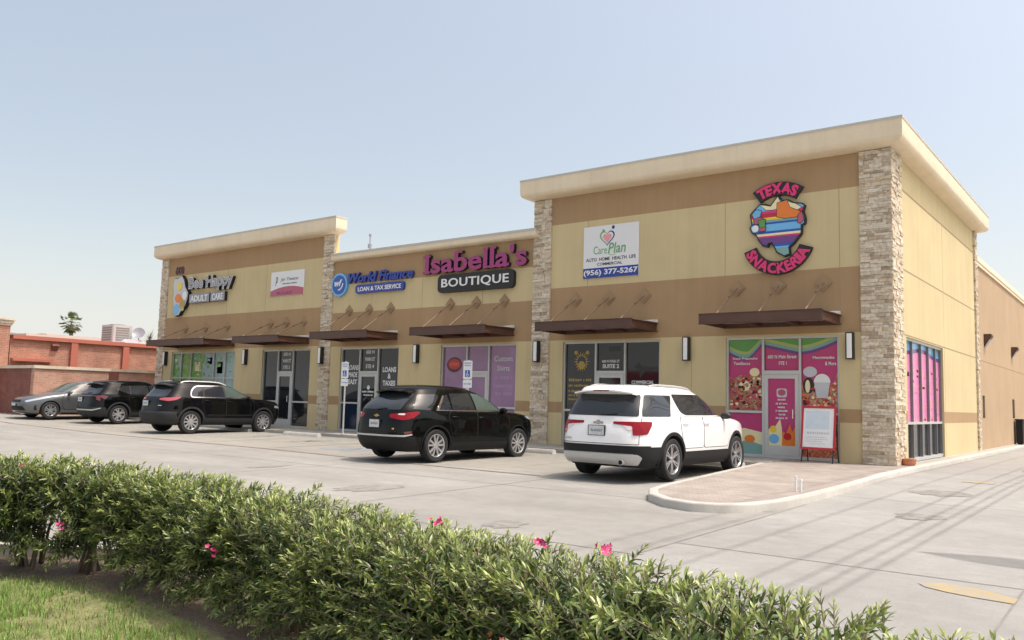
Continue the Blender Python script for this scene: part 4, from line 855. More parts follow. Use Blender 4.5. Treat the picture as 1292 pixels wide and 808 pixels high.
# sandwich board
t = thing('sandwich_board', 'red framed sandwich board with a white poster beside the pink door', 'sign board', (-1.55, -.55, 0)); P0 = Vector((-1.55, -.62, 0)); tilt = .16
def bd(u, h, off=0.0): return (P0.x + u, P0.y + h * tilt - off, h)
mb = MB()
def slab(mb, u0, u1, h0, h1, off0, off1, mi=0): mb.add([bd(u0, h0, off1), bd(u1, h0, off1), bd(u1, h1, off1), bd(u0, h1, off1), bd(u0, h0, off0), bd(u1, h0, off0), bd(u1, h1, off0), bd(u0, h1, off0)], [(0, 1, 2, 3), (7, 6, 5, 4), (0, 4, 5, 1), (1, 5, 6, 2), (2, 6, 7, 3), (3, 7, 4, 0)], mi)
for u0, u1, h0, h1 in ((-.40, .40, 1.27, 1.32), (-.40, .40, .30, .35), (-.40, -.355, .351, 1.269), (.355, .40, .351, 1.269)): slab(mb, u0, u1, h0, h1, 0, .03)
mb.build('frame', M['v_red'], t)
mb = MB(); slab(mb, -.353, .353, .352, 1.268, .004, .018); mb.build('poster', M['white'], t)
mb = MB()
for i, (h, u0, u1, hh) in enumerate(((.66, -.26, .26, .05), (.58, -.28, .2, .018), (.53, -.28, .22, .018), (.48, -.28, .1, .018), (.43, -.20, .18, .014))):
    rng = random.Random(i); u = u0
    while u < u1: wd = rng.uniform(.02, .06); slab(mb, u, min(u + wd, u1), h, h + hh, .0185, .0195); u += wd + .014
mb.build('poster_print', M['v_ltgrey'], t)
mb = MB()
slab(mb, -.30, .25, .78, 1.20, .0185, .0190); mb.build('poster_picture', mat('print_pale_blue', (.60, .68, .74), .5, .06, 6), t)
for u in (-.36, .36):
    mb = MB(); mb.tube((P0.x + u, P0.y + .30 * tilt, .30), (P0.x + u, P0.y - .02, 0), .016); mb.build('leg', M['black'], t)
    mb = MB(); mb.tube((P0.x + u, P0.y + 1.25 * tilt + .02, 1.25), (P0.x + u, P0.y + .46, 0), .016); mb.build('leg', M['black'], t)
# pot and pipes
def lathe(mb, cx, cy, prof, n=24, mi=0):
    b = len(mb.v); k = len(prof)
    for i in range(n): a = 2 * math.pi * i / n; mb.v += [(cx + r * math.cos(a), cy + r * math.sin(a), z) for r, z in prof]
    for i in range(n):
        for t_ in range(k - 1): mb.f.append((b + i * k + t_, b + ((i + 1) % n) * k + t_, b + ((i + 1) % n) * k + t_ + 1, b + i * k + t_ + 1)); mb.m.append(mi)
t = MB(); lathe(t, .19, .55, [(.001, .006), (.13, .006), (.15, .05), (.155, .12), (.165, .13), (.165, .155), (.14, .155), (.13, .06), (.001, .05)]); tag(t.build('terracotta_bowl', M['terra'], angle=40), 'low terracotta bowl by the foot of the tower corner', 'pot')
for i, (x, y, h, lb) in enumerate(((.26, -7.35, .24, 'taller white plastic pipe stub on the paved island'), (.32, -7.30, .19, 'shorter white plastic pipe stub on the paved island'))):
    mb = MB(); zi = ztop(y); mb.tube((x, y, zi - .03), (x, y, zi + h), .018, n=10); mb.tube((x, y, zi + h - .03), (x, y, zi + h + .005), .024, n=10); tag(mb.build('pipe_stub', M['white'], angle=40), lb, 'pipe', 'pipe stubs on the paved island')
mb = MB(); mb.box(.05, .30, 20.3, 20.9, .06, 1.0); mb.box(.03, .32, 20.28, 20.92, 1.001, 1.06); mb.box(.08, .27, 20.4, 20.8, .0, .059); tag(mb.build('waste_bin', M['plastic']), 'black waste bin at the far end of the rear wing', 'bin')

# roof kit on the middle block
mb = MB(); mb.tube((-22.2, 4, 6.2), (-22.2, 4, 8.35), .025); mb.tube((-22.2, 4, 7.72), (-22.2, 4, 7.9), .09, n=10); mb.tube((-22.2, 4, 8.25), (-22.2, 4, 8.35), .06, n=8); tag(mb.build('roof_antenna', M['v_grey']), 'thin mast with a small dark device above the loan office roof', 'antenna')

# ------------------------------------------------------------------ cars
def pchip(x, y):
    x = np.asarray(x, float); y = np.asarray(y, float); h = np.diff(x); d = np.diff(y) / h; m = np.zeros_like(y); m[0] = d[0]; m[-1] = d[-1]
    for i in range(1, len(x) - 1):
        if d[i - 1] * d[i] > 0: w1 = 2 * h[i] + h[i - 1]; w2 = h[i] + 2 * h[i - 1]; m[i] = (w1 + w2) / (w1 / d[i - 1] + w2 / d[i])
    def f(q):
        q = np.clip(q, x[0], x[-1]); i = np.clip(np.searchsorted(x, q) - 1, 0, len(x) - 2); t = (q - x[i]) / h[i]
        return ((1 + 2 * t) * (1 - t) ** 2 * y[i] + t * (1 - t) ** 2 * h[i] * m[i] + t * t * (3 - 2 * t) * y[i + 1] + t * t * (t - 1) * h[i] * m[i + 1])
    return f
class Shell:
    """car body described by its plan outline at every height: z, rear x, front x, half width, corner exponents rear / front"""
    def __init__(s, tab):
        T = np.array(tab, float); s.z0, s.z1 = T[0, 0], T[-1, 0]; s.fn = [pchip(T[:, 0], T[:, i]) for i in range(1, 6)]; s.T = T
    def par(s, z): return [float(f(z)) for f in s.fn]
    def outline(s, z, K=90):
        xr, xf, w, nr, nf = s.par(z); xc = (xr + xf) / 2; a = (xf - xr) / 2; t = np.linspace(0, math.pi / 2, K)
        def half(n): c = np.cos(t); sn = np.sin(t); return np.abs(c) ** (2 / n) * a, np.abs(sn) ** (2 / n) * w
        xr_, yr_ = half(nr); xf_, yf_ = half(nf); x = np.concatenate([xc - xr_, (xc + xf_)[::-1][1:]]); y = np.concatenate([yr_, yf_[::-1][1:]])
        return x, y
    def side(s, x, z):
        xr, xf, w, nr, nf = s.par(z); xc = (xr + xf) / 2; a = (xf - xr) / 2; n = nr if x < xc else nf; q = min(1, abs(x - xc) / a); return w * (1 - q ** n) ** (1 / n)
    def at_u(s, u, z, front=False):
        x, y = s.outline(z); 
        if front: x = x[::-1]; y = y[::-1]
        L = np.concatenate([[0], np.cumsum(np.hypot(np.diff(x), np.diff(y)))]); sg = 1 if u >= 0 else -1; u = abs(u)
        return Vector((float(np.interp(u, L, x)), sg * float(np.interp(u, L, y)), z))
    def P(s, a, z, mode, sg):
        z = min(max(z, s.z0), s.z1)
        if mode == 'side': return Vector((a, sg * s.side(a, z), z))
        return s.at_u(a * sg, z, mode == 'front')
    def PN(s, a, z, mode, sg):
        e = .004; p = s.P(a, z, mode, sg); da = s.P(a + e, z, mode, sg) - s.P(a - e, z, mode, sg); dz = s.P(a, z + e, mode, sg) - s.P(a, z - e, mode, sg); n = da.cross(dz)
        if n.length < 1e-12: n = Vector((p.x, p.y, 0))
        n.normalize(); ref = Vector((-1 if mode == 'rear' else (1 if mode == 'front' else 0), sg * .6 if mode == 'side' else p.y * .5, .35))
        return p, (n if n.dot(ref) > 0 else -n)
    def mesh(s, nz=78, nu=56):
        zz = np.linspace(s.z0, s.z1, 1200); V = np.array([s.par(z)[:3] for z in zz]); d = np.abs(np.diff(V, axis=0)); L = np.concatenate([[0], np.cumsum(np.diff(zz) + .30 * d[:, 0] + .30 * d[:, 1] + .5 * d[:, 2])]); zs = np.interp(np.linspace(0, L[-1], nz), L, zz)
        vs = []; 
        for z in zs:
            x, y = s.outline(z, 160); l = np.concatenate([[0], np.cumsum(np.hypot(np.diff(x), np.diff(y)))]); q = np.linspace(0, l[-1], nu); X = np.interp(q, l, x); Y = np.interp(q, l, y); Y[0] = Y[-1] = 0
            vs += list(zip(X, Y, [z] * nu)) + list(zip(X[-2:0:-1], -Y[-2:0:-1], [z] * (nu - 2)))
        k = 2 * nu - 2; fs = [(j * k + i, j * k + (i + 1) % k, (j + 1) * k + (i + 1) % k, (j + 1) * k + i) for j in range(nz - 1) for i in range(k)]
        fs += [tuple(range(k))[::-1], tuple(range((nz - 1) * k, nz * k))]
        return vs, fs
def roundpoly(pts, r, n=4):
    out = []; k = len(pts)
    for i in range(k):
        p = Vector(pts[i]); a = Vector(pts[i - 1]) - p; b = Vector(pts[(i + 1) % k]) - p; rr = r[i] if hasattr(r, '__len__') else r; d = min(rr, a.length * .45, b.length * .45)
        if d < 1e-4: out.append(tuple(p)); continue
        p0 = p + a.normalized() * d; p1 = p + b.normalized() * d
        for j in range(n + 1): t = j / n; out.append(tuple(p0 * (1 - t) ** 2 + p * 2 * t * (1 - t) + p1 * t * t))
    return out
def decal(sh, mb, pts, mode='side', sg=1, off=.004, mi=0, step=.07, skirt=.012):
    """a panel that follows the body: polygon in (x,z) on the side or (arc length, z) on the rear / front"""
    bm = bmesh.new(); vv = [bm.verts.new((p[0], p[1], 0)) for p in pts]
    try: bm.faces.new(vv)
    except ValueError: bm.free(); return
    bmesh.ops.triangulate(bm, faces=bm.faces[:])
    for _ in range(5):
        ed = [e for e in bm.edges if e.calc_length() > step]
        if not ed: break
        bmesh.ops.subdivide_edges(bm, edges=ed, cuts=1); bmesh.ops.triangulate(bm, faces=[f for f in bm.faces if len(f.verts) > 3])
    if skirt:
        be = [e for e in bm.edges if e.is_boundary]; g = bmesh.ops.extrude_edge_only(bm, edges=be); sk = {v for v in g['geom'] if isinstance(v, bmesh.types.BMVert)}
    else: sk = set()
    bm.verts.index_update(); vs = []
    for v in bm.verts:
        p, n = sh.PN(v.co.x, v.co.y, mode, sg); vs.append(p + n * (off - (skirt if v in sk else 0)))
    mb.add(vs, [tuple(v.index for v in f.verts) for f in bm.faces], mi); bm.free()

def wheel(parent, x, y, r, wd, style, sg):
    rim_r = r * style.get('rim', .70); mats = style.get('mat', M['rim'])
    hub = MB()
    def ring(mb, prof, n=36, mi=0):
        b = len(mb.v); k = len(prof)
        for i in range(n): a = 2 * math.pi * i / n; mb.v += [(x + rr * math.cos(a), y + sg * yy, r + rr * math.sin(a)) for rr, yy in prof]
        for i in range(n):
            for t_ in range(k - 1): mb.f.append((b + i * k + t_, b + ((i + 1) % n) * k + t_, b + ((i + 1) % n) * k + t_ + 1, b + i * k + t_ + 1)); mb.m.append(mi)
    ring(hub, [(.001, -wd * .3), (rim_r * .97, -wd * .3), (rim_r * .97, -wd * .05), (.001, -wd * .05)]); h = hub.build('wheel', M['rim_d'], parent)
    ty = MB(); w2 = wd / 2; ring(ty, [(rim_r, -w2 * .8), (rim_r * 1.06, -w2 * .95), (r * .93, -w2), (r * .985, -w2 * .85), (r, -w2 * .6), (r, -w2 * .2), (r * .992, -w2 * .17), (r * .992, -w2 * .13), (r, -w2 * .1), (r, w2 * .1), (r * .992, w2 * .13), (r * .992, w2 * .17), (r, w2 * .2), (r, w2 * .6), (r * .985, w2 * .85), (r * .93, w2), (rim_r * 1.06, w2 * .95), (rim_r, w2 * .8), (rim_r, -w2 * .8)], 44); ty.build('tyre', M['tyre'], h, angle=40)
    rm = MB(); ring(rm, [(rim_r * 1.0, w2 * .62), (rim_r * 1.0, w2 * .9), (rim_r * .955, w2 * .92), (rim_r * .90, w2 * .70), (rim_r * .90, -w2 * .1)]); ring(rm, [(.001, w2 * .74), (rim_r * .16, w2 * .74), (rim_r * .20, w2 * .62), (rim_r * .20, 0)])
    for a0, da in style['spokes']:
        for q0, q1, hw0, hw1 in style['seg']:
            a = R(a0); b_ = R(a0 + da); pts = []
            for rr, ang, hw in ((q0 * rim_r, a, hw0), (q1 * rim_r, b_, hw1)):
                for s_ in (-1, 1):
                    px = rr * math.cos(ang) - s_ * hw * rim_r * math.sin(ang); pz = rr * math.sin(ang) + s_ * hw * rim_r * math.cos(ang)
                    yo = w2 * (.70 + .10 * (rr / rim_r)); pts.append((px, pz, yo))
            (ax, az, ay), (bx, bz, by), (cx_, cz_, cy), (dx, dz, dy) = pts
            vs = [(x + p_[0], y + sg * (p_[2] - dpt), r + p_[1]) for dpt in (0, .035) for p_ in pts]
            rm.add(vs, [(0, 1, 3, 2), (4, 6, 7, 5), (0, 2, 6, 4), (1, 5, 7, 3), (0, 4, 5, 1), (2, 3, 7, 6)])
    for i in range(5): a = R(72 * i + 20); rm.tube((x + .055 * math.cos(a), y + sg * w2 * .70, r + .055 * math.sin(a)), (x + .055 * math.cos(a), y + sg * w2 * .78, r + .055 * math.sin(a)), .009, n=6)
    rm.build('rim', mats, h, angle=35)

def car(name, label, cat, S):
    t = thing(name, label, cat); sh = Shell(S['tab']); ax = S['axles']; r = S['r']; paint = S['paint']
    vs, fs = sh.mesh(); b0 = MB(); b0.add(vs, fs); o = b0.build('body', paint, t)
    cut = MB(); R_ = r * S.get('arch', 1.15)
    for x in ax:
        for sg in (1, -1): cut.tube((x, sg * .45, r + .01), (x, sg * 1.3, r + .01), R_, n=48)
    co = cut.build('cutter', M['seam']); md = o.modifiers.new('b', 'BOOLEAN'); md.operation = 'DIFFERENCE'; md.object = co; md.solver = 'EXACT'; md.material_mode = 'TRANSFER'
    dg = bpy.context.evaluated_depsgraph_get(); me = bpy.data.meshes.new_from_object(o.evaluated_get(dg)); o.modifiers.clear(); old = o.data; o.data = me; bpy.data.meshes.remove(old); me.name = 'body'
    bpy.data.objects.remove(co)
    me.polygons.foreach_set('use_smooth', [True] * len(me.polygons)); me.set_sharp_from_angle(angle=R(38))
    if S.get('low'):
        me.materials.append(M['plastic']); li_ = len(me.materials) - 1
        for p_ in me.polygons:
            if p_.center.z < S['low'] and p_.material_index == 0: p_.material_index = li_
    def D(nm, items, m, parent=t, **kw):
        mb = MB(); ms = m if isinstance(m, (list, tuple)) else [m]
        for pts, mode, sg, off, mi in items: decal(sh, mb, pts, mode, sg, off, mi, **kw)
        return mb.build(nm, ms, parent, angle=40)
    # doors: gap, panel, handle
    for nm, pts, hx, hz in S.get('doors', []):
        for sg in (1, -1):
            cx = sum(p[0] for p in pts) / len(pts); cz = sum(p[1] for p in pts) / len(pts); g = [(cx + (p[0] - cx) * (1 + .013 / max(.1, abs(p[0] - cx))), cz + (p[1] - cz) * (1 + .011 / max(.1, abs(p[1] - cz)))) for p in pts]
            d_ = D('door', [(roundpoly(g, .07), 'side', sg, .0015, 1), (roundpoly(pts, .07), 'side', sg, .005, 0)], [paint, M['seam']])
            p, n = sh.PN(hx, hz, 'side', sg); q = p + n * .03; mb = MB(); mb.poly([(q.x - .11, q.y - sg * .03, q.z), (q.x - .10, q.y, q.z), (q.x + .10, q.y, q.z + .005), (q.x + .11, q.y - sg * .03, q.z + .005)], .014, 8); mb.build('door_handle', S.get('handle_m', paint), d_, angle=50)
    for nm, items, m, sides in S['panels']:
        for sg in ((1, -1) if sides else (1,)):
            D(nm, [(pts, mode, sg * s2, off, mi) for pts, mode, s2, off, mi in items], m)
    if S.get('hatch'):
        hu, h0, h1 = S['hatch']; D('tailgate_gap', [([(hu, h0), (hu + .010, h0), (hu + .010, h1), (hu, h1)], 'rear', 1, .002, 0), ([(-hu, h0), (-hu - .010, h0), (-hu - .010, h1), (-hu, h1)], 'rear', 1, .002, 0), ([(-hu, h0), (hu, h0), (hu, h0 + .010), (-hu, h0 + .010)], 'rear', 1, .002, 0)], M['seam'], skirt=0)
    # wheel arch trim
    if S.get('flare'):
        f0, f1, fm_ = S['flare']
        for x in ax:
            for sg in (1, -1):
                a0, a1 = -14, 194; pts = [(x + R_ * f0 * math.cos(R(a0 + (a1 - a0) * i / 24)), r + .01 + R_ * f0 * math.sin(R(a0 + (a1 - a0) * i / 24))) for i in range(25)] + [(x + R_ * f1 * math.cos(R(a1 - (a1 - a0) * i / 24)), r + .01 + R_ * f1 * math.sin(R(a1 - (a1 - a0) * i / 24))) for i in range(25)]
                pts = [p for p in pts if p[1] > sh.z0 + .01]; D('arch_trim', [(pts, 'side', sg, .014, 0)], fm_, skirt=.03)
    for x in ax:
        for sg in (1, -1): wheel(t, x, sg * (S['track'] / 2), r, S.get('tw', .225), S['wheel'], sg)
    # mirrors
    mx_, mz = S['mirror']
    for sg in (1, -1):
        p, n = sh.PN(mx_, mz, 'side', sg); mb = MB(); c = p + Vector((-.02, sg * .13, .02)); b = len(mb.v)
        for i in range(7):
            tt = -1 + 2 * i / 6
            for k_ in range(10): a = 2 * math.pi * k_ / 10; s_ = math.sqrt(max(.02, 1 - tt * tt * .8)); mb.v.append((c.x + .075 * s_ * math.cos(a) * (1 - .25 * (math.cos(a) < 0)), c.y + sg * .105 * tt, c.z + .065 * s_ * math.sin(a)))
        mb.f = [(b + i * 10 + k_, b + i * 10 + (k_ + 1) % 10, b + (i + 1) * 10 + (k_ + 1) % 10, b + (i + 1) * 10 + k_) for i in range(6) for k_ in range(10)] + [tuple(range(10))[::-1], tuple(range(60, 70))]; mb.m = [0] * len(mb.f)
        mb.tube((p.x + .02, p.y - sg * .02, p.z - .03), (c.x, c.y, c.z - .03), .025, n=8); mb.build('mirror', S.get('mirror_m', paint), t, smooth=True)
    if S.get('rails'):
        x0, x1, m_ = S['rails']
        for sg in (1, -1):
            pts = []
            for i in range(13):
                x = x0 + (x1 - x0) * i / 12; zr = sh.z0
                zs = np.linspace(1.3, sh.z1, 160); ok = [z for z in zs if sh.par(z)[0] < x < sh.par(z)[1] and sh.side(x, z) > S.get('rail_y', .56)]; zr = (max(ok) if ok else 1.5); lift = .026 * min(1, min(i, 12 - i) / 1.5); pts.append((x, sg * S.get('rail_y', .56), zr + lift))
            mb = MB(); mb.poly(pts, .021, 8); mb.build('roof_rail', m_, t, angle=50)
    if S.get('spoiler'):
        x0, x1, z0, hw, m_ = S['spoiler']; mb = MB(); n = 12; vs = []
        for i in range(n + 1):
            u = -1 + 2 * i / n; y = hw * u; back = .06 * u * u
            vs += [(x0 + back, y, z0 - .05 * u * u), (x0 + back, y, z0 - .022 - .05 * u * u), (x1, y, z0 - .05 - .05 * u * u), (x1, y, z0 + .035 - .04 * u * u)]
        mb.add(vs, [(i * 4 + a, i * 4 + (a + 1) % 4, (i + 1) * 4 + (a + 1) % 4, (i + 1) * 4 + a) for i in range(n) for a in range(4)] + [(0, 1, 2, 3), (n * 4 + 3, n * 4 + 2, n * 4 + 1, n * 4)]); mb.build('rear_spoiler', m_, t, angle=40)
    for nm, m_, fn in S.get('extras', []):
        mb = MB(); fn(mb, sh); mb.build(nm, m_, t, angle=40)
    return t
def place(t, x, y, deg, dz=0.0, tilt=0.0, s=1.0):
    t.scale = (s, s, s)
    t.location = (x, y, dz + zlot(x, y)); t.rotation_euler = (0, tilt, R(deg))
def hex_(n, off=0, twist=0): return [(off + 360 / n * i, twist) for i in range(n)]
def paint(name, col, metal=.0, rough=.35, spec=.5, ct=1.0): return mat(name, col, rough, .02, 6, coat=ct, metal=metal, spec=spec)
def plate(y0, z, hw=.155, hh=.08, dark=True):
    def f(mb, sh):
        b = len(mb.v)
        for q, o, k in ((1.12, .008, 0), (1.0, .013, 1)):
            pts = [(-hw * q, -hh * q), (hw * q, -hh * q), (hw * q, hh * q), (-hw * q, hh * q)]; vs = []
            for a, c in pts: p, n = sh.PN(y0 + a, z + c, 'rear', 1); vs.append((p.x - o - .004, p.y, p.z))
            xm = min(v[0] for v in vs); vs = [(xm, v[1], v[2]) for v in vs] + [(xm + .03, v[1], v[2]) for v in vs]; mb.add(vs, [(0, 1, 2, 3), (0, 4, 5, 1), (1, 5, 6, 2), (2, 6, 7, 3), (3, 7, 4, 0)], k)
        rng = random.Random(int(z * 1000))
        for i in range(7):
            a = -.115 + .034 * i + .004 * (i % 2); p, n = sh.PN(y0, z, 'rear', 1); mb.box(xm - .003, xm - .0005, y0 + a, y0 + a + .022, z - .022, z + .026 - .006 * (i % 3), 2)
    return f
def chip(y0, z, w_, h_, k=0):
    def f(mb, sh):
        p, n = sh.PN(y0, z, 'rear', 1); mb.prism_x([(y0 - w_, z - h_ * .45), (y0 - w_ * .35, z - h_ * .45), (y0 - w_ * .35, z - h_), (y0 + w_ * .35, z - h_), (y0 + w_ * .35, z - h_ * .45), (y0 + w_, z - h_ * .45), (y0 + w_, z + h_ * .45), (y0 + w_ * .35, z + h_ * .45), (y0 + w_ * .35, z + h_), (y0 - w_ * .35, z + h_), (y0 - w_ * .35, z + h_ * .45), (y0 - w_, z + h_ * .45)], p.x - .012, p.x + .02, k)
    return f
def wiper(mb, sh, z0=1.06, u0=.0, u1=-.34):
    a = [sh.PN(u0 + (u1 - u0) * i / 5, z0 + .025 * i / 5, 'rear', 1) for i in range(6)]; mb.poly([p + n * .022 for p, n in a], .010, 6)
PL = [M['black'], M['licence'], mat('plate_ink', (.22, .24, .27), .5)]

# --- white three-row SUV
W = paint('white_car_paint', (.80, .80, .79))
win = .005
S = dict(low=.34, paint=W, axles=(-1.43, 1.43), r=.372, arch=1.12, track=1.66, mirror=(.80, 1.13), mirror_m=M['black'], tw=.24,
 tab=[(.24, -2.28, 2.15, .875, 6, 4), (.30, -2.40, 2.32, .90, 6, 4), (.40, -2.49, 2.40, .945, 5.5, 4), (.60, -2.52, 2.43, .958, 5.5, 4), (.80, -2.50, 2.42, .960, 5.5, 4), (.95, -2.46, 2.37, .955, 5.5, 4), (1.03, -2.43, 2.20, .940, 5.5, 4.2), (1.10, -2.41, 1.72, .915, 5.5, 4.5), (1.15, -2.39, 1.12, .892, 5.5, 4.5), (1.22, -2.36, .98, .868, 5.5, 4.5), (1.42, -2.24, .63, .79, 5.5, 4.5), (1.54, -2.18, .36, .735, 5.5, 4.5), (1.615, -2.13, .10, .685, 5.5, 4.5), (1.66, -2.02, -.15, .60, 5, 4), (1.69, -1.72, -.5, .42, 4, 4), (1.70, -1.3, -.9, .1, 3, 3)],
 doors=[('rear', [(-1.02, .56), (-.20, .56), (-.20, 1.12), (-1.10, 1.12), (-1.14, .95)], -.95, 1.0), ('front', [(-.175, .56), (.93, .56), (1.02, .75), (1.0, 1.06), (.90, 1.12), (-.175, 1.12)], -.06, 1.0)], handle_m=W,
 panels=[('rear_window', [(roundpoly([(-.75, 1.12), (.75, 1.12), (.67, 1.50), (-.67, 1.50)], .05), 'rear', 1, win, 0)], M['carglass'], False),
  ('quarter_window', [(roundpoly([(.80, 1.125), (1.62, 1.125), (1.56, 1.505), (.72, 1.50)], .04), 'rear', 1, win, 0)], M['carglass'], True),
  ('side_window', [(roundpoly([(-.86, 1.155), (-.21, 1.155), (-.24, 1.54), (-1.16, 1.53), (-1.12, 1.36), (-1.02, 1.20)], [.06, .01, .01, .05, .12, .1]), 'side', 1, win, 0)], M['carglass'], True),
  ('side_window', [(roundpoly([(-.15, 1.155), (.84, 1.16), (.40, 1.46), (.12, 1.535), (-.17, 1.54)], [.01, .03, .03, .05, .01]), 'side', 1, win, 0)], M['carglass'], True),
  ('pillar_trim', [([(-.205, 1.155), (-.155, 1.155), (-.175, 1.54), (-.235, 1.54)], 'side', 1, win, 0)], M['black'], True),
  ('tail_light', [(roundpoly([(.30, 1.025), (.30, .985), (.66, .955), (.69, .80), (.80, .80), (.80, 1.03)], .02), 'rear', 1, .012, 0), (roundpoly([(.79, .80), (.97, .82), (1.04, .98), (1.02, 1.035), (.79, 1.035)], .03), 'rear', 1, .010, 0)], M['tail'], True),
  ('reverse_light', [(roundpoly([(.48, .972), (.655, .95), (.67, .885), (.60, .885)], .015), 'rear', 1, .009, 0)], M['tail_w'], True),
  ('lower_bumper', [([(-1.06, .62), (1.06, .62), (1.04, .49), (.70, .485), (-.70, .485), (-1.04, .49)], 'rear', 1, .010, 0)], M['plastic'], False),
  ('bumper_corner', [([(.70, .486), (1.05, .486), (1.12, .33), (.90, .30), (.80, .30)], 'rear', 1, .010, 0)], M['plastic'], True),
  ('skid_plate', [(roundpoly([(-.78, .475), (.78, .475), (.86, .42), (.74, .30), (-.74, .30), (-.86, .42)], .04), 'rear', 1, .022, 0)], M['silver'], False),
  ('side_cladding', [([(-.98, .32), (1.0, .32), (1.0, .50), (-.98, .50)], 'side', 1, .012, 0)], M['plastic'], True),
  ('rear_side_cladding', [([(-2.30, .32), (-1.86, .32), (-1.86, .60), (-2.34, .60)], 'side', 1, .011, 0)], M['plastic'], True),
  ('windscreen', [(roundpoly([(-.70, 1.19), (.70, 1.19), (.58, 1.57), (-.58, 1.57)], .06), 'front', 1, win, 0)], M['carglass_l'], False),
  ('headlight', [(roundpoly([(.55, .88), (1.05, .95), (1.0, 1.02), (.6, .98)], .03), 'front', 1, .006, 0)], M['headlens'], True),
  ('grille', [(roundpoly([(-.48, .62), (.48, .62), (.52, .95), (-.52, .95)], .05), 'front', 1, .006, 0)], M['plastic'], False)],
 hatch=(.80, .64, 1.11), flare=(1.0, 1.14, M['plastic']), rails=(-1.75, -.05, M['silver']), rail_y=.60, spoiler=(-2.37, -2.05, 1.575, .60, W),
 wheel=dict(rim=.73, spokes=[(a + d, -d * .35) for a in (90, 150, 210, 270, 330, 30) for d in (-11, 11)], seg=[(.16, .95, .055, .05)], mat=mat('dark_alloy', (.40, .40, .41), .3, metal=.7)),
 extras=[('licence_plate', PL, plate(0, .865)), ('emblem', M['chrome'], chip(0, 1.0, .10, .045)), ('model_badge', M['chrome'], lambda mb, sh: [mb.box(-2.525, -2.49, .62 - .035 * i, .645 - .035 * i, .70, .725) for i in range(4)]), ('rear_wiper', M['black'], lambda mb, sh: wiper(mb, sh, 1.13)),
  ('exhaust', [M['silver'], M['seam']], lambda mb, sh: (mb.tube((-2.53, -.50, .335), (-2.30, -.50, .335), .05, n=14), mb.tube((-2.534, -.50, .335), (-2.531, -.50, .335), .04, n=14, mi=1))), ('high_brake_light', M['tail_d'], lambda mb, sh: mb.box(-2.372, -2.36, -.16, .16, 1.552, 1.570))])
place(car('white_suv', 'white three-row SUV with silver roof rails by the paved island', 'car', S), -3.25, -5.08, 90, s=1.035)

